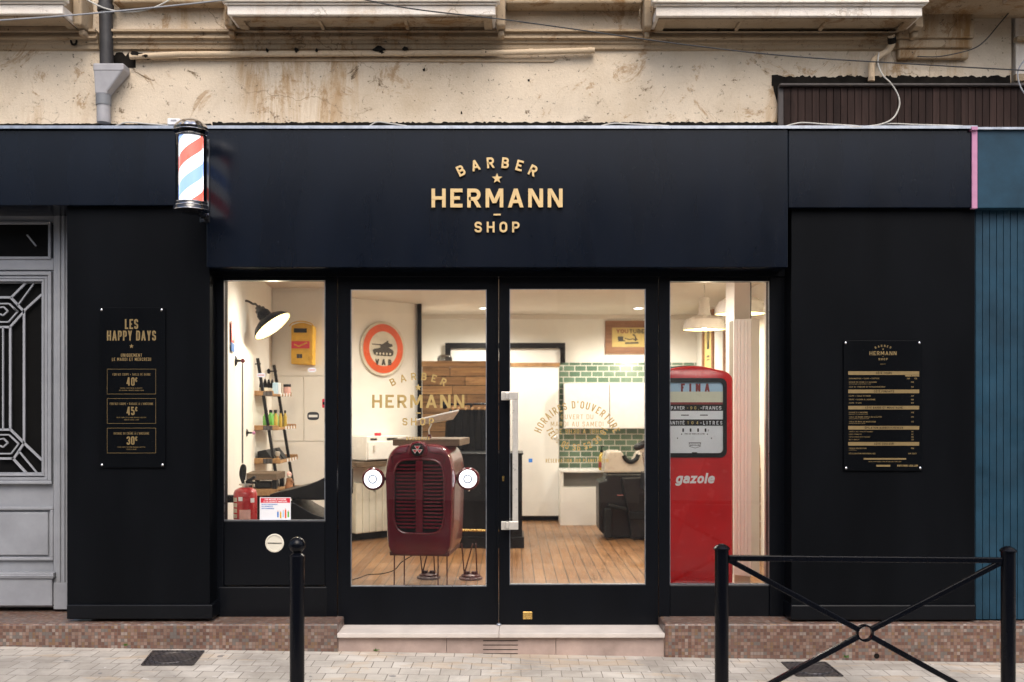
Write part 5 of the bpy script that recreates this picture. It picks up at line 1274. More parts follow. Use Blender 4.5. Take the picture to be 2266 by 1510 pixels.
a.add(v, f); obj('hood', a, M['maroon'], tr, smooth=True, local=True)
gx0, gx1 = 876, 983; xl_, xr2 = 930-68, 930+68
a = MB(); a.prism([pt(*p) for p in ((922, 1177), (938, 1177), (938, 1019), (922, 1019))], -.046, -.012); obj('grille_bar', a, M['maroon'], tr, local=True, bevel=.006)
a = MB(); 
ringp = []
for k_ in range(40):
    aa = 2*math.pi*k_/40; ex = 4.5; cx_, sx_ = math.cos(aa), math.sin(aa)
    rx = abs(cx_)**(2/ex)*math.copysign(1, cx_); ry = abs(sx_)**(2/ex)*math.copysign(1, sx_)
    x_, z_ = pt(929.5+rx*57, 1098+ry*82); ringp.append((x_, -.046, z_))
a.tube(ringp+[ringp[0]], .009, 8, False); obj('grille_rim', a, M['maroon'], tr, smooth=True, local=True)
for side in (0, 1):
    for i in range(18):
        py = 1030+i*8.05; xa, xb = (878, 921) if side == 0 else (939, 982)
        if i == 0 or i == 17: xa, xb = (xa+6, xb) if side == 0 else (xa, xb-6)
        a = MB(); (x0_, z_), (x1_, _) = pt(xa, py), pt(xb, py)
        a.tube([(x0_, -.028, z_+.002), (x0_+.012, -.04, z_), (x1_-.012, -.04, z_), (x1_, -.028, z_+.002)], .0078, 6); obj('grille_slat', a, M['maroon'], tr, smooth=True, local=True)
a = MB(); a.prism([pt(*p) for p in ((gx0-4, 1182), (gx1+4, 1182), (gx1+4, 1014), (gx0-4, 1014))], -.008, .0); obj('grille_backing', a, M['dark'], tr, local=True)
# nose bulge with badge
a = MB(); a.prism([pt(*p) for p in ((905, 1004), (908, 988), (915, 979), (928, 976), (941, 979), (948, 988), (951, 1004), (946, 1010), (910, 1010))], -.062, .05); obj('nose', a, M['maroon'], tr, local=True, bevel=.012)
bx_, bz_ = pt(927.5, 994.5)
a = MB(); a.lathe([(.050, .055), (.050, .068), (.046, .071), (0, .071)], (bx_, 0, bz_), (0,-1,0), 28); bd = obj('badge', a, M['rubber'], tr, smooth=True, local=True)
def tri(mb, cx_, cz_, s__, up, yy): 
    q_ = 1 if up else -1; mb.add([(bx_+cx_-s__, yy, bz_+cz_-q_*s__*.6), (bx_+cx_+s__, yy, bz_+cz_-q_*s__*.6), (bx_+cx_, yy, bz_+cz_+q_*s__*.8)], [(0,1,2)])
a = MB(); tri(a, 0, .014, .024, False, -.0718); tri(a, -.018, -.012, .022, False, -.0720); tri(a, .018, -.012, .022, False, -.0722); obj('emblem_outline', a, M['textwhite'], bd, local=True)
a = MB(); tri(a, 0, .015, .018, False, -.0726); tri(a, -.018, -.0115, .015, False, -.0727); tri(a, .018, -.0115, .015, False, -.0728); obj('emblem', a, M['notice_red'], bd, local=True)
# hood seams
a = MB()
for pts in ([(872, 1024), (868, 1012), (876, 1005), (900, 1001), (905, 990), (908, 983)], [(985, 1024), (989, 1012), (981, 1005), (956, 1001), (951, 990), (948, 983)]):
    a.tube([(pt(*p)[0], -.0495, pt(*p)[1]) for p in pts], .0024, 5)
obj('seam', a, M['dark'], tr, local=True)
a = MB(); a.prism([pt(*p) for p in ((xl_+2, 1229), (xr2-2, 1229), (xr2-1, 1221), (xl_+1, 1221))], -.039, .5); obj('bottom_lip', a, M['maroon_dk'], tr, local=True, bevel=.003)
a = MB(); x0_, z0_ = pt(862, 984); x1_, z1_ = pt(1014, 974); a.box(x0_, x1_, .09, .62, z0_-.014, z1_+.004); obj('wooden_top', a, M['woodtop'], tr, local=True, bevel=.004)
for px, nm in ((824.5, 0), (1033, 1)):
    x_, z_ = pt(px, 1061); yl = .0 if nm == 0 else .10
    a = MB(); a.lathe([(.078, -.018), (.088, -.008), (.088, .01), (.074, .05), (.045, .085), (.02, .095), (0, .096)], (x_, yl, z_), (0,1,0), 32); hl = obj('headlamp', a, M['maroon'], tr, smooth=True, local=True)
    a = MB(); a.lathe([(.0725, .0), (.068, .010), (.045, .016), (0, .018)], (x_, yl-.012, z_), (0,-1,0), 32); obj('lit_lens', a, M['headlight'], hl, smooth=True, local=True)
    a = MB(); a.ring((x_, yl-.029, z_), .030, .0065, (0,1,0), 36, 8); obj('lens_ring', a, M['lens_ring'], hl, smooth=True, local=True)
    a = MB(); xs_ = pt(857 if nm == 0 else 1003, 1061)[0]; a.tube([(x_+(.08 if nm == 0 else -.08), yl+.02, z_), (xs_, yl+.05, z_)], .013, 8); obj('lamp_bracket', a, M['rubber'], hl, smooth=True, local=True)
    a = MB(); a.tube([(x_, yl+.03, z_-.08), (x_, yl+.03, z_-.1)], .008, 6); obj('lamp_screw', a, M['steel'], hl, local=True)
for px, y0_ in ((873, -.02), (893, .02), (971, -.02), (989, .02)):
    x_ = pt(px, 0)[0]; a = MB(); a.tube([(x_, y0_, zt(1230)+.01), (x_+.003, y0_-.02, 0)], .0052, 6); obj('leg', a, M['maroon_dk'], tr, local=True)
for px, nm in ((918, 0), (1012, 1)):
    x_ = (px-930)/FPX*8.2; yy = 8.2-dT
    a = MB(); a.lathe([(.095, 0), (.098, .014), (.08, .022), (.078, .034), (.06, .04), (.03, .044)], (x_, yy, 0), n=28); ft = obj('foot', a, M['maroon_dk'], tr, smooth=True, local=True)
    a = MB()
    for q_ in (-.045, -.02, .02, .045): a.box(x_+q_-.012, x_+q_+.012, yy-.02, yy+.02, .036, .062)
    obj('foot_cleats', a, M['maroon_dk'], ft, local=True, bevel=.003)
    a = MB()
    for q_, tq in ((-.055, -.06), (.05, .055), (-.05, .03)): a.tube([(x_+q_, yy, .05), (x_+tq, yy-.1, zt(1230)+.03)], .0055, 6)
    obj('foot_rods', a, M['maroon_dk'], ft, local=True)
y = D(7.9)
cable('power_cord', [P(775, 1285, y+.05), P(795, 1279, y), P(815, 1272, y+.1), P(845, 1270, y), P(872, 1262, y), P(888, 1245, y), P(905, 1234, y-.1), P(918, 1226, y-.1)], .0035, M['rubber'], 'thin black power cord trailing under the tractor desk')
bpy.data.objects['power_cord']['category'] = 'cord'
# reading lamp on the desk top
y = D(7.95); c = P(950, 974, y)
dlp = thing('desk_lamp', 'white flat headed desk lamp on a maroon socket on the wooden top', 'desk lamp', c)
a = MB(); a.lathe([(.028, 0), (.028, .01), (.016, .02), (.014, .045)], c, n=16); obj('socket', a, M['maroon'], dlp, smooth=True)
a = MB(); a.tube([c+Vector((0,0,.04)), P(949, 952, y), P(955, 938, y)], .006, 8); obj('stem', a, M['white_gl'], dlp, smooth=True)
a = MB(); v = [P(917, 932, y-.08), P(921, 943, y-.02), P(1001, 929, y-.02), P(1014, 911, y-.08)]; dv = Vector((0, .10, -.004))
A_ = [P(917, 933, y-.10), P(1016, 910, y-.10), P(1003, 929, y+.06), P(921, 943, y+.06)]; up = Vector((0, 0, .014))
a.add(A_+[p+up for p in A_], [(0,1,2,3), (7,6,5,4), (0,4,5,1), (1,5,6,2), (2,6,7,3), (3,7,4,0)]); obj('head', a, M['white_gl'], dlp, bevel=.003)

# ---------------------------------------------------------------- fuel pump
dP = 6.72; yP = D(dP); sP = FPX/dP; kp = 1/sP; cxp = 1533.5
fpm = thing('fuel_pump', 'vintage red fuel pump with white dial panel inside the right window', 'fuel pump', (XD(cxp, dP), yP, ZF))
def pp2(px, py): return ((px-cxp)*kp, EYE-(py-CY)/sP-ZF)
def body_out(x0, x1, top, bot, rise, r):
    pts = [(x0, bot), (x1, bot)]
    n = 8
    for k_ in range(n+1): t_ = k_/n*math.pi/2; pts.append((x1-r+r*math.cos(t_), top+rise+r*.75-r*.75*math.sin(t_)))
    for k_ in range(1, 12):
        t_ = k_/12; x = x1-r-(x1-x0-2*r)*t_; pts.append((x, top+rise*(2*t_-1)**2))
    for k_ in range(n+1): t_ = k_/n*math.pi/2; pts.append((x0+r-r*math.sin(t_), top+rise+r*.75-r*.75*math.cos(t_)))
    return [pp2(*p) for p in pts]
zb_px = CY+(EYE-ZF)*sP
bo_ = body_out(1444, 1623, 810, zb_px-6, 9, 30)
a = MB(); n_ = len(bo_); v = []
for sc_, yy in ((.955, -.0), (.985, .008), (1, .03), (1, .40), (.97, .42)):
    zc_ = .8
    for x, z in bo_: v.append((x*sc_, yy, zc_+(z-zc_)*(1-(1-sc_)*.35)))
f = [tuple(range(n_-1, -1, -1)), tuple(range(4*n_, 5*n_))]
for i in range(4):
    for j in range(n_): f.append((i*n_+j, i*n_+(j+1) % n_, (i+1)*n_+(j+1) % n_, (i+1)*n_+j))
a.add(v, f); obj('body', a, M['red'], fpm, smooth=True, local=True)
a = MB(); bo2 = body_out(1459, 1621.5, 806.5, 870, 9, 30)
n2_ = len(bo2); top_ = [p for p in bo2 if p[1] > pp2(0, 858)[1]]
rim_ = [(x, .16, z+.003) for x, z in bo_ if z > pp2(0, 850)[1]]; a.tube(rim_, .007, 6); obj('top_trim', a, M['rubber'], fpm, smooth=True, local=True)
a = MB(); a.box(-.25, .25, .03, .38, 0, .045); obj('plinth', a, M['rubber'], fpm, local=True)
def rrect(x0, y0, x1, y1, r):
    pts = []
    for cx_, cy_, s0 in ((x1-r, y0+r, 0), (x0+r, y0+r, 1), (x0+r, y1-r, 2), (x1-r, y1-r, 3)):
        for k_ in range(6):
            t_ = (s0+k_/5)*math.pi/2; pts.append((cx_+r*math.cos(t_), cy_-r*math.sin(t_)))
    return pts
dx0 = 1480
a = MB(); o_ = rrect(1459, 837, 1607.7, 1012.5, 14); i_ = rrect(1467, 846.5, 1599.5, 1003, 9)
n_ = len(o_); v = [(pp2(*p)[0], -.012, pp2(*p)[1]) for p in o_]+[(pp2(*p)[0], -.016, pp2(*p)[1]) for p in i_]+[(pp2(*p)[0], .004, pp2(*p)[1]) for p in o_]+[(pp2(*p)[0], .0, pp2(*p)[1]) for p in i_]
f = []
for i in range(n_):
    j = (i+1) % n_; f += [(i, j, j+n_, i+n_), (i, i+2*n_, j+2*n_, j), (i+n_, j+n_, j+3*n_, i+3*n_)]
a.add(v, f); bz = obj('bezel', a, M['rubber'], fpm, local=True)
def strip(y0_, y1_, m, nm, dd=.003, x0=1467, x1=1599.5):
    a = MB(); (xa, za), (xb, zb2) = pp2(x0, y1_), pp2(x1, y0_); a.box(xa, xb, -dd, .002, za, zb2); return obj(nm, a, M[m], fpm, local=True)
strip(846.5, 867, 'dialblue', 'dial_panel'); strip(867, 890.5, 'dialcream', 'dial_panel'); strip(890.5, 895.5, 'ink_red', 'dial_panel'); strip(895.5, 909.5, 'rubber', 'counter_strip', .0045); strip(909.5, 928.5, 'dialwhite', 'dial_panel'); strip(928.5, 942.5, 'rubber', 'counter_strip', .0045); strip(942.5, 1003, 'dialwhite', 'dial_panel')
def tp(px, py, off=.0032):
    x, z = pp2(px, py); return lambda a, b, dd: (x+a, -off-dd, z+b)
def ptext(s, px, py, h, m, wd=.7, th=.18, gp=.25, al='c', shear=0, off=.0032, nm='lettering'):
    b = MB(); text(b, s, tp(px, py, off), h*kp, wd, th, gp, al, 0, -h/2*kp, .0006, shear=shear); obj(nm, b, M[m], fpm, local=True)
ptext('FINA', 1538.5, 858, 18, 'ink_red', .56, .24, .52)
ptext('À PAYER', 1514.5, 903, 7.4, 'dialwhite', .66, .16, .2, 'r', off=.0048); ptext('-90,', 1533, 903, 6.5, 'paper', .7, .14, .7, off=.0048); ptext('-FRANCS', 1596, 903, 7.6, 'dialwhite', .72, .16, .24, 'r', off=.0048)
ptext('QUANTITÉ', 1514.5, 936, 7.6, 'dialwhite', .66, .16, .2, 'r', off=.0048); ptext('104', 1533, 936, 6.5, 'paper', .7, .14, 1.0, off=.0048); ptext('-LITRES', 1598, 936, 7.8, 'dialwhite', .66, .17, .45, 'r', off=.0048)
a = MB()
for x0_, x1_ in ((1507, 1524), (1549, 1566)): (xa, za), (xb, zb2) = pp2(x0_, 920), pp2(x1_, 918); a.box(xa, xb, -.005, .001, za, zb2)
obj('slot', a, M['rubber'], fpm, local=True)
for px in (1511.5, 1528, 1544.5, 1561):
    a = MB(); (xa, za), (xb, zb2) = pp2(px-1.8, 956), pp2(px+1.8, 948.5); a.box(xa, xb, -.0045, .001, za, zb2); obj('price_digit', a, M['rubber'], fpm, local=True)
ptext('F', 1567.5, 953.5, 4.5, 'ink', .7, .16); ptext('PRIX DE VENTE DU LITRE', 1537, 960.5, 3, 'ink', .6, .2, .2); ptext('BOUTILLON', 1537.5, 985.5, 3.2, 'ink', .7, .24, .15)
a = MB()
for pts in ([(1525, 981), (1525, 988), (1538, 992), (1550, 988), (1550, 981)],): 
    for q_ in ribbon([pp2(*p) for p in pts], .9*kp, False): a.add([(p.x, -.0036, p.y) for p in q_], [(0,1,2,3)])
(xa, za), (xb, zb2) = pp2(1524, 981.5), pp2(1551, 979.5); a.box(xa, xb, -.004, .001, za, zb2)
obj('maker_plate', a, M['ink'], fpm, local=True)
for px, py in ((1499, 970), (1574, 970), (1508, 961), (1565, 961)):
    a = MB(); x, z = pp2(px, py); a.lathe([(.005, .003), (.004, .006), (0, .0065)], (x, 0, z), (0,-1,0), 10); obj('screw', a, M['chrome'], fpm, local=True)
a = MB(); (xa, za), (xb, zb2) = pp2(1531, 1004), pp2(1542, 1001); a.box(xa, xb, -.018, .001, za, zb2); obj('latch', a, M['rubber'], fpm, local=True, bevel=.002)
ptext('gazole', 1537, 1058.5, 23, 'textwhite', .80, .21, .07, shear=.2, off=.0005)

# column, drawer cabinet, right window reveal
dC = 7.3; yC = D(dC)
wc = thing('column_casing', 'white grooved casing around the corner column right of the pump', 'column', (XD(1655, dC), yC, Z(1277, yC)))
zt1, zb1 = Z(706, yC), Z(1275, yC)
fr_ = [(XD(1627, dC), yC+.05), (XD(1661, dC), yC-.02), (XD(1681.5, dC), yC+.01), (XD(1681.5, dC), yC+.2), (XD(1627, dC), yC+.2)]
a = MB(); e0, e1 = Vector(fr_[0]), Vector(fr_[1])
for i in range(5):
    q0, q1 = e0.lerp(e1, i/5+.008), e0.lerp(e1, (i+1)/5-.008); a.vprism([q0, q1, (q1.x, q1.y+.02), (q0.x, q0.y+.02)], zb1, zt1)
obj('grooved_face', a, M['white'], wc)
a = MB(); a.vprism([(e0.x+.002, e0.y+.021), (e1.x, e1.y+.021), (fr_[2][0], fr_[2][1]+.012), fr_[3], fr_[4]], zb1, zt1-.006); obj('core', a, M['wallgroove'], wc)
a = MB(); a.vprism([fr_[1], fr_[2], (fr_[2][0], fr_[2][1]+.011), (fr_[1][0], fr_[1][1]+.011)], zb1, zt1); obj('flat_face', a, M['white'], wc)
a = MB(); a.box(XD(1625, 7.45), XD(1661, 7.45), D(7.45), D(7.75), ZF, ZC-.001); solo('pier', a, M['wallw'], 'plain white pier rising to the ceiling behind the grooved casing', 'pier')
a = MB(); a.tube([(XD(1661.5, 7.4), D(7.4), zt1-.05), (XD(1661.5, 7.4), D(7.4), ZC)], .0045, 6); solo('cable', a, M['cable_k'], 'dark cable running up the pier to the ceiling', 'cable')
a = MB(); a.box(X(1694, .3), X(1704, .3), .27, .33, ZF+.05, Z(600, .3)); solo('window_upright', a, M['metal_trim'] if False else M['white'], 'pale upright at the right edge of the pump window', 'upright')
dcab = thing('drawer_cabinet', 'wooden drawer cabinet glimpsed between pump and column', 'cabinet', (XD(1640, 9.2), D(9.2), ZF))
y = D(9.2)
a = MB(); a.box(XD(1600, 9.2), XD(1690, 9.2), y+.02, y+.45, ZF, Z(985, y)); obj('carcass', a, M['shelfwood'], dcab, bevel=.004)
for j in range(5):
    z0_ = ZF+.03+j*.165; a = MB(); a.box(XD(1603, 9.2), XD(1687, 9.2), y, y+.019, z0_, z0_+.15); dw = obj('drawer', a, M['planks'], dcab, bevel=.003)
    a = MB(); a.tube([(XD(1626, 9.2), y-.02, z0_+.08), (XD(1660, 9.2), y-.02, z0_+.08)], .008, 6); obj('handle', a, M['rubber'], dw)
# ---------------------------------------------------------------- left window: lamp, mailbox, ladder shelf
yl = D(8.15)
wlmp = thing('wall_lamp', 'black gooseneck wall lamp with lit shade in the left window', 'wall lamp', P(530, 668, yl))
c0_ = P(604, 723, yl); axis = Vector((.62, -.08, -.78)).normalized()     # the way the shade faces
rsh = 47*8.15/FPX
a = MB(); a.lathe([(rsh, 0), (rsh*.985, -rsh*.07), (rsh*.80, -rsh*.30), (rsh*.45, -rsh*.50), (rsh*.33, -rsh*.56), (rsh*.32, -rsh*.80), (rsh*.24, -rsh*.92)], c0_, axis, 36); a.f = a.f[:-2]; obj('shade', a, M['bollard'], wlmp, smooth=True)
a = MB(); a.lathe([(rsh*.97, -.002), (rsh*.78, -rsh*.27), (rsh*.43, -rsh*.47), (0, -rsh*.5)], c0_, axis, 36); a.f = a.f[:-2]; obj('reflector', a, M['lamp_in'], wlmp, smooth=True)
tp_ = c0_-axis*rsh*.9
a = MB(); a.lathe([(rsh*.25, 0), (rsh*.25, -rsh*.14), (rsh*.16, -rsh*.2), (rsh*.14, -rsh*.3)], tp_, axis, 20); obj('lamp_holder', a, M['pole_black'], wlmp, smooth=True)
t2 = c0_-axis*rsh*1.2
a = MB(); a.tube(curve([P(524, 669, yl), P(545, 666, yl), P(560, 673, yl), t2-axis*.03, t2+axis*.03]), .0095, 8); obj('gooseneck', a, M['pole_black'], wlmp, smooth=True)
point('wall_lamp_light', c0_+axis*.0, 10, (1, .83, .6), .05, wlmp)
ym = D(9.44); xm = X(668, ym)
mb_ = thing('mailbox', 'yellow metal wall mailbox with red band and dark slot', 'mailbox', P(668, 808, ym))
def mp_(px, py): return (X(px, ym), Z(py, ym))
a = MB(); pts = [(644.5, 806), (691, 808), (692.5, 730)]+[(692-i*5.9, 721-6.5*math.sin(i/8*math.pi)) for i in range(9)]+[(644, 730)]
a.prism([mp_(*p) for p in pts], ym, D(9.588)); obj('box', a, M['yellow'], mb_, bevel=.006)
for nm, r, m, dd in (('slot', (650.5, 727, 679, 736.5), 'rubber', .006), ('red_band', (645, 755.5, 685, 771.5), 'notice_red', .004), ('lower_door', (644.5, 775, 684, 805), 'yellow', .009), ('upper_plate', (648, 739, 681, 754), 'yellow', .005), ('lock_plate', (657, 784, 669, 793), 'castiron', .012)):
    a = MB(); a.box(*[X(p, ym) for p in (r[0], r[2])], ym-dd, ym+.002, Z(r[3], ym), Z(r[1], ym)); obj(nm, a, M[m], mb_, bevel=.002)
a = MB()
for q_ in ribbon([mp_(*p) for p in ((651, 762), (661, 767), (680, 758.5))], .012, False): a.add([(p.x, ym-.0048, p.y) for p in q_], [(0,1,2,3)])
obj('band_emblem', a, M['yellow'], mb_)
a = MB(); a.tube(curve([(X(641, ym), ym-.01, Z(722, ym)), (X(648, ym), ym-.03, Z(716, ym)), (X(668, ym), ym-.04, Z(712, ym)), (X(688, ym), ym-.03, Z(716, ym)), (X(694, ym), ym-.01, Z(722, ym))]), .005, 6); obj('wire_guard', a, M['yellow'], mb_, smooth=True)
a = MB(); a.pbox(685, 786, 692, 795, ym-.012, .02); obj('hasp', a, M['yellow'], mb_, bevel=.003)

# ladder shelf leaning on the left wall; boards run into the depth
dn, df = 8.6, 9.22; XW = -2.235
ls = thing('ladder_shelf', 'dark metal ladder shelf with wooden boards leaning on the left wall', 'shelf', (-2.05, D(8.9), ZF))
def Lp(px, py, dd): return Vector((XD(px, dd), D(dd), EYE-(py-CY)*dd/FPX))
for dd, (pt_, pb_) in ((dn, ((570, 793), (617, 1090))), (df, ((606.5, 808), (650, 1082)))):
    A = Lp(*pt_, dd); B = Lp(*pb_, dd); dv = (B-A); B2 = A+dv*((ZF-A.z)/dv.z); a = MB(); a.bar(A, B2, .024, .03, (0,1,0)); obj('rail', a, M['bollard'], ls, bevel=.003)
shelf_z = []
for py0, py1, xr1, xr2_ in ((865, 876, 606, 636), (941.5, 952, 617, 645.5), (1014, 1026, 621, 657.5), (1088, 1101, 628, 668)):
    zb_ = EYE-(py1-CY)*dn/FPX; zt_ = EYE-(py0-CY)*dn/FPX; x1_ = XD(xr1, dn)
    a = MB(); a.box(XW, x1_, D(dn)+.0, D(df)+.06, zb_, zb_+.018); o = obj('shelf_board', a, M['shelfwood'], ls, bevel=.003)
    a = MB(); a.box(XW, x1_, D(dn)-.016, D(dn)-.001, zb_-.002, zt_); a.box(XW, x1_, D(df)+.061, D(df)+.076, zb_-.002, zt_); obj('end_board', a, M['shelfwood'], o, bevel=.006)
    a = MB(); a.box(XW+.09, XW+.17, D(dn)-.019, D(dn)-.0165, zb_, zt_-.004); obj('metal_plate', a, M['greypanel'] if False else M['castiron'], o)
    a = MB()
    for q_ in range(4): a.box(x1_-.002, x1_+.004, D(dn)+.25+q_*.11, D(dn)+.28+q_*.11, zb_-.004, zb_+.028)
    obj('price_tags', a, M['label_w'], o)
    shelf_z.append((zb_+.018, x1_))
def bottle(name, x, y, z, r, h, m, cap, label, cat, group, neck=.5):
    t = thing(name, label, cat, (x, y, z), group)
    a = MB(); a.lathe([(r*.95, 0), (r, .004), (r, h*.62), (r*neck, h*.80), (r*neck, h*.84)], (x, y, z), n=16); obj('body', a, M[m], t, smooth=True)
    a = MB(); a.lathe([(r*neck*1.1, h*.84), (r*neck*1.1, h), (0, h)], (x, y, z), n=14); obj('cap', a, M[cap], t, smooth=True)
    return t
z2, x2_ = shelf_z[1]
ords = ('nearest the window', 'in the middle', 'farthest from the window')
proto = None
for j in range(3):
    lab = 'green bottle with black cap on the ladder shelf, '+ords[j]; loc = Vector((x2_-.125+.0*j, D(dn)+.06+j*.17, z2))
    if proto is None: proto = bottle('green_bottle', *loc, .028, .155, 'green_b', 'rubber', lab, 'bottle', 'green bottles on the ladder shelf')
    else: dup(proto, loc, lab)
proto = None
for j in range(3):
    lab = 'slim amber bottle with black cap on the ladder shelf, '+ords[j]; loc = Vector((x2_-.05, D(dn)+.10+j*.18, z2))
    if proto is None: proto = bottle('amber_bottle', *loc, .017, .15, 'amber_b', 'rubber', lab, 'bottle', 'amber bottles on the ladder shelf')
    else: dup(proto, loc, lab)
z1, x1s = shelf_z[0]; proto = None
for j in range(4):
    lab = 'dark pointed tube on the top ladder shelf, '+('nearest the window', 'second from the window', 'third from the window', 'farthest from the window')[j]; loc = Vector((x1s-.12, D(dn)+.05+j*.13, z1))
    if proto is None:
        proto = thing('hair_tube', lab, 'tube', loc, 'dark tubes on the top ladder shelf'); a = MB(); a.lathe([(.02, 0), (.022, .03), (.018, .08), (.010, .12), (.004, .135)], loc, n=14); obj('body', a, M['cloth'], proto, smooth=True)
        a = MB(); a.lathe([(.0205, .012), (.0226, .03), (.0206, .055)], loc, n=14); a.f = a.f[:-2]; obj('label_band', a, M['ivory'], proto, smooth=True)
    else: dup(proto, loc, lab)
for j, (m, lab) in enumerate((('dialblue', 'pale blue carton on the top ladder shelf'), ('label_w', 'white carton on the top ladder shelf'), ('beige', 'beige carton on the top ladder shelf'))):
    y = D(dn)+.18+j*.10; a = MB(); a.box(x1s-.055, x1s-.015, y, y+.05, z1, z1+.10); solo('carton', a, M[m], lab, 'carton', 'cartons on the top ladder shelf', bevel=.002)
t = thing('jar', 'round jar with black lid at the far end of the top ladder shelf', 'jar', (x1s-.03, D(df)+.02, z1))
a = MB(); a.lathe([(.03, 0), (.034, .008), (.034, .07)], (x1s-.03, D(df)+.02, z1), n=18); obj('body', a, M['sticker_pink'], t, smooth=True)
a = MB(); a.lathe([(.035, .07), (.035, .095), (0, .096)], (x1s-.03, D(df)+.02, z1), n=18); obj('lid', a, M['rubber'], t, smooth=True)
z3, x3 = shelf_z[2]
for j in range(3):
    y0_ = D(dn)+.02+j*.19
    a = MB(); a.prism([(XW+.03, z3), (XW+.175, z3), (XW+.10, z3+.10), (XW+.03, z3+.085)], y0_, y0_+.14)
    solo('black_carton', a, M['rubber'], 'black slant topped carton on the third ladder shelf, '+ords[j], 'carton', 'black cartons on the third ladder shelf', bevel=.003)
t = thing('shaving_brush', 'wooden handled shaving brush at the front of the third ladder shelf', 'brush', (x3-.05, D(dn)+.1, z3))
a = MB(); a.lathe([(.02, 0), (.014, .015), (.011, .03), (.016, .04)], t.location, n=14); obj('handle', a, M['shelfwood'], t, smooth=True)
a = MB(); a.lathe([(.016, .04), (.024, .065), (.02, .08), (0, .085)], t.location, n=14); obj('bristles', a, M['beige'], t, smooth=True)
# hooks with knobs
def hook(px, py, dd, r, label, m='bollard'):
    c = Lp(px, py, dd); t = thing('coat_hook', label, 'hook', c, 'round wall hooks with knobs')
    a = MB(); a.lathe([(r, 0), (r, .006), (r*.3, .018), (r*.22, .06), (r*.22, .075)], c, (.93, -.36, 0), 20); obj('hook_base', a, M['bollard'], t, smooth=True)
    a = MB(); kc = c+Vector((.93, -.36, 0)).normalized()*.083; a.ball(kc, r*.42, 12); obj('knob', a, M[m], t, smooth=True)
hook(517, 799, 7.5, .042, 'largest wall hook with dark purple knob, nearest the window edge', 'maroon'); hook(557, 806, 8.65, .024, 'small wall hook beside the top of the near ladder rail'); hook(594, 822, 9.25, .024, 'small wall hook behind the far ladder rail'); hook(543, 958, 8.2, .034, 'wall hook with pink knob beside the second ladder board', 'pink')
a = MB(); a.box(XD(531, 8.0), XD(537, 8.0), D(8.0)-.02, D(8.0)+.02, EYE-(1025-CY)*8/FPX, EYE-(800-CY)*8/FPX); solo('mirror_edge', a, M['castiron'], 'thin dark mirror edge on the left wall beside the ladder shelf', 'mirror')
a = MB(); c = Lp(507, 700, 7.2); 
es = thing('safety_notice', 'red and white extinguisher notice on the left window reveal', 'notice', Lp(515, 778, 7.25))
dv = Vector((-.24, 1.45, 0)).normalized(); nv = Vector((1.45, .24, 0)).normalized(); b0 = Lp(515, 745, 7.25); 
tn_ = lambda a_, b_, d_: b0+dv*a_+Vector((0, 0, b_))+nv*d_
for nm, r, m in (('red_part', (-.1, -.045, .1, .105), 'notice_red'), ('blue_part', (-.1, -.11, .1, -.05), 'blue'), ('symbol', (-.06, -.03, .0, .085), 'label_w')):
    b = MB(); rect(b, tn_, *r, depth=.003 if nm != 'symbol' else .005); obj(nm, b, M[m], es)
# table, extinguisher, figurine, saddle chair
tw = thing('side_table', 'rough wooden side table under the ladder shelf', 'table', (XD(575, 8.3), D(8.3), ZF))
y = D(8.2)
a = MB(); a.box(X(530, y), X(612, y), y, y+.32, Z(1063, y), Z(1048, y)); obj('tabletop', a, M['woodtop'], tw, bevel=.004)
a = MB(); a.box(X(545, y), X(612, y), y+.02, y+.32, Z(1098, y), Z(1083, y)); obj('lower_board', a, M['shelfwood'], tw, bevel=.004)
for px in (550, 606):
    for q_ in (.04, .29): a = MB(); a.box(X(px, y)-.018, X(px, y)+.018, y+q_-.018, y+q_+.018, ZF, Z(1063, y)); obj('leg', a, M['bollard'], tw)
a = MB(); a.box(X(562, y), X(597, y), y+.06, y+.22, Z(1083, y), Z(1068, y)); solo('black_case', a, M['leather'], 'black case lying on the lower board of the side table', 'case', bevel=.01)
y = D(7.0); exz = Z(1240, y)
ex = thing('fire_extinguisher', 'red fire extinguisher with black hose in the left window corner', 'fire extinguisher', (X(543, y), y, exz))
xc = X(543, y); re = 25.5*7.0/FPX
a = MB(); a.lathe([(re*.8, 0), (re, .02), (re, Z(1092, y)-exz), (re*.9, Z(1085, y)-exz), (re*.6, Z(1080, y)-exz), (re*.3, Z(1078, y)-exz)], (xc, y, exz), n=32); bdy = obj('cylinder', a, M['ext_red'], ex, smooth=True)
a = MB(); a.lathe([(re*.3, Z(1079, y)), (re*.3, Z(1074, y)), (re*.55, Z(1074, y)), (re*.55, Z(1070, y)), (re*.2, Z(1070, y)), (re*.2, Z(1064, y))], (xc, y, 0), n=20); obj('valve', a, M['steel'], ex, smooth=True)
a = MB(); a.bar((xc-.02, y, Z(1072, y)), (xc+.075, y-.02, Z(1055, y)), .02, .018); a.bar((xc-.0, y, Z(1069, y)), (xc+.085, y-.02, Z(1068, y)), .016, .018); obj('lever', a, M['rubber'], ex, bevel=.003)
a = MB(); a.tube(curve([(xc-.01, y-.01, Z(1070, y)), (xc-.025, y-.02, Z(1050, y)), (xc-.015, y-.02, Z(1032, y)), (xc+.0, y-.02, Z(1036, y)), (xc-.005, y-.03, Z(1062, y))]), .013, 8); obj('hose', a, M['rubber'], ex, smooth=True)
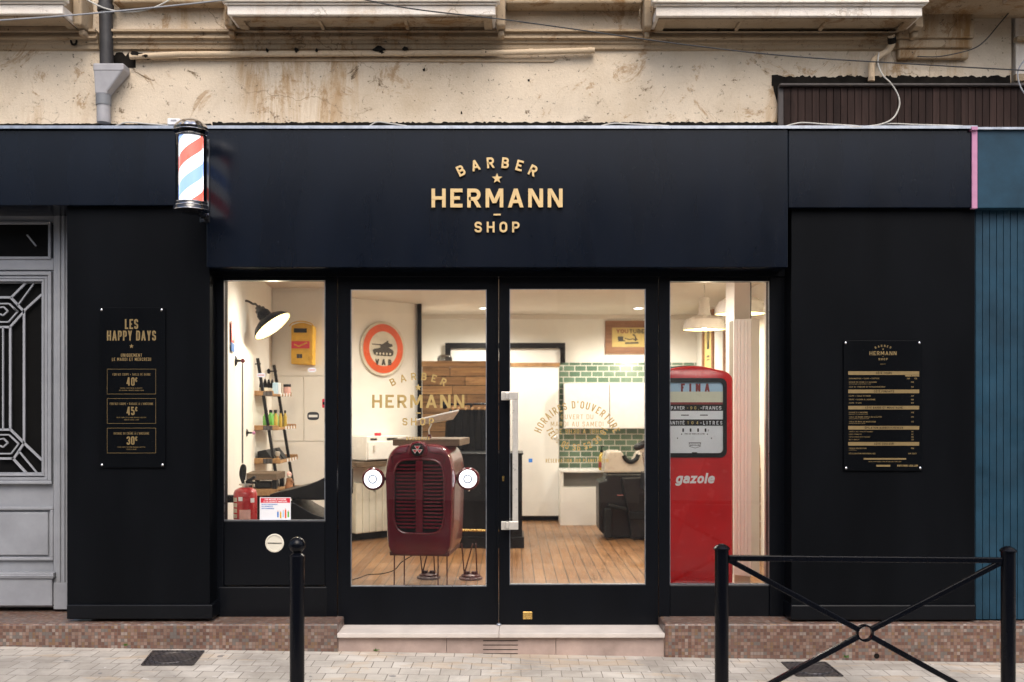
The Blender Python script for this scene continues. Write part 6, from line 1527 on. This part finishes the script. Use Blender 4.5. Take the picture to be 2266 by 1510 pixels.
def curved_label(nm, a0, a1, z0_, z1_, m):
    b = MB(); n = 8; v = []
    for i in range(n+1):
        an = a0+(a1-a0)*i/n; v += [(xc+(re+.001)*math.sin(an), y-(re+.001)*math.cos(an), z0_), (xc+(re+.001)*math.sin(an), y-(re+.001)*math.cos(an), z1_)]
    b.add(v, [(2*i, 2*i+2, 2*i+3, 2*i+1) for i in range(n)]); obj(nm, b, M[m], bdy)
for j in range(4): curved_label('instruction_label', -1.2, -.5, Z(1109+j*12, y), Z(1100+j*12, y), 'cream')
curved_label('white_label', -.35, .02, Z(1107, y), Z(1098, y), 'label_w'); curved_label('white_label', .7, 1.1, Z(1111, y), Z(1101, y), 'label_w'); curved_label('text_patch', -.25, .7, Z(1150, y), Z(1126, y), 'sticker_pink')
a = MB(); a.box(xc-.2, xc-re*.7, y-.02, y+.03, Z(1112, y), Z(1096, y)); obj('wall_bracket', a, M['bollard'], ex)
y = D(8.35); c = P(640, 1082, y)
fg = thing('figurine', 'small brown bearded figurine standing beside the ladder rail', 'figurine', c)
a = MB(); a.lathe([(.032, 0), (.036, .01), (.03, .04), (.024, .07), (.026, .085), (.012, .096)], c, n=16); a.tube([c+Vector((.02, -.01, .075)), c+Vector((.042, -.02, .05))], [.009, .007], 8); obj('body', a, M['framewood'], fg, smooth=True)
a = MB(); a.ball(c+Vector((0, 0, .118)), .024, 14, (.9, .9, 1.1)); obj('head', a, M['sticker_pink'], fg, smooth=True)
a = MB(); a.ball(c+Vector((.004, -.014, .103)), .015, 10); obj('beard', a, M['beige'], fg, smooth=True)
a = MB(); c2 = P(640, 1083, y); a.box(X(612, y), X(668, y), y-.08, y+.1, c.z-.018, c.z); solo('plank_ledge', a, M['shelfwood'], 'short wooden ledge carrying the figurine', 'ledge')
y = D(7.3)
bcch = thing('barber_recliner', 'black leather recliner parts sweeping into the left window', 'recliner', P(690, 1180, y))
def sweep(nm, top, bot, yw0, yw1, m='leather'):
    a = MB(); tp2 = curve([P(*p, y) for p in top], 6); bt2 = curve([P(*p, y) for p in bot], 6)[::-1]
    a.prism([(p.x, p.z) for p in tp2]+[(p.x, p.z) for p in bt2], y+yw0, y+yw1); obj(nm, a, M[m], bcch, bevel=.02)
sweep('backrest', [(596, 1095), (612, 1090), (650, 1082), (690, 1070), (730, 1052), (760, 1044)], [(596, 1101), (612, 1104), (650, 1104), (690, 1107), (730, 1106), (760, 1104)], 0, .45)
sweep('leg_rest', [(640, 1110), (655, 1113), (680, 1128), (705, 1140), (735, 1147)], [(640, 1150), (655, 1150), (680, 1152), (705, 1154), (735, 1156)], -.05, .4)
a = MB(); a.bar(P(651, 1100, y+.2), P(655, 1160, y+.2), .03, .05); a.bar(P(655, 1150, y+.2), P(655, 1240, y+.2), .2, .3); obj('pivot', a, M['rubber'], bcch, bevel=.006)
a = MB(); a.tube([(XD(700, 7.5), D(7.5), Z(1240, D(7.5))), (XD(700, 7.5), D(7.5), ZF)], .06, 16); a.lathe([(.28, 0), (.28, .025), (.08, .05)], (XD(700, 7.5), D(7.5), ZF), n=28); obj('base', a, M['chrome'], bcch, smooth=True)
# notice and stickers on the left pane
yn = YG-.0005; kn = 1/S(yn)
hn = thing('hygiene_notice', 'white hygiene notice with red heading stuck on the left pane', 'notice', P(609, 1151, yn))
def nrect(nm, px0, py0, px1, py1, m, dd, par=hn):
    b = MB(); b.box(X(px0, yn), X(px1, yn), yn-dd, yn, Z(py1, yn), Z(py0, yn)); obj(nm, b, M[m], par)
nrect('sheet', 575, 1101, 643.5, 1151.5, 'label_w', .0008); nrect('heading_band', 577, 1102.5, 642, 1113, 'notice_red', .0014)
def nt(s, px, py, h, m, wd=.66, al='c', nm='lettering'): b = MB(); text(b, s, flat(px, py, yn-.0014), h*kn, wd, .2, .16, al, 0, -h/2*kn, .0005); obj(nm, b, M[m], hn)
nt("PAR MESURE D'HYGIÈNE", 609.5, 1105.4, 3.3, 'textwhite'); nt('ET DE SÉCURITÉ SANITAIRE', 609.5, 1110.2, 3.3, 'textwhite', .62)
nt('NOTRE ÉTABLISSEMENT', 579, 1116.5, 2.4, 'blue', .7, 'l'); nt('EST DÉSINFECTÉ', 579, 1121, 2.4, 'blue', .7, 'l'); nt('QUOTIDIENNEMENT', 579, 1125.5, 2.4, 'blue', .7, 'l')
rr = random.Random(2)
for j, (px, h_, m) in enumerate(((615, 15, 'blue'), (621, 14, 'yellow'), (627, 17, 'dialblue'), (632, 21, 'orange'), (638, 16, 'green_b'))):
    nrect('printed_figure', px-1.7, 1145-h_*.8, px+1.8, 1145+(j % 2)*2, m, .0016); 
    b = MB(); cc_ = P(px, 1145-h_*.8-1.6, yn); b.lathe([(1.3*kn, .0), (1.3*kn, .0016), (0, .0017)], cc_, (0,-1,0), 10); obj('printed_figure', b, M['sticker_pink'], hn)
def sticker(px0, py0, px1, py1, m, label, oval=True, mark=None):
    t = thing('window_sticker', label, 'sticker', P((px0+px1)/2, py1, yn), 'stickers on the left pane')
    w_, h_ = (px1-px0)/2*kn, (py1-py0)/2*kn; to_ = flat((px0+px1)/2, (py0+py1)/2, yn)
    b = MB(); n = 24; e = .6 if oval else .25
    pts = [(w_*abs(math.cos(q))**e*math.copysign(1, math.cos(q)), h_*abs(math.sin(q))**e*math.copysign(1, math.sin(q))) for q in [2*math.pi*i/n for i in range(n)]]
    b.add([to_(x, y_, .0008) for x, y_ in pts]+[to_(x, y_, 0) for x, y_ in pts], [tuple(range(n))]+[(i, (i+1) % n, (i+1) % n+n, i+n) for i in range(n)]); obj('backing', b, M[m], t)
    if mark:
        b = MB(); rect(b, to_, -w_*.75, -h_*.3, w_*.75, h_*.3, .0013); obj('printed_bar', b, M[mark], t)
sticker(568.5, 826, 587.5, 835, 'label_w', 'white and red oval sticker in front of the near ladder rail', True, 'sticker_pink'); sticker(682, 814, 699, 824, 'label_w', 'white and red oval sticker just below the yellow mailbox', True, 'sticker_pink')
sticker(713, 883, 722, 903, 'notice_red', 'small red rectangular sticker at the right edge of the left pane', False, 'rubber'); sticker(680, 912, 706, 930, 'sticker_black', 'black oval emblem sticker on the left pane', True, 'cream')
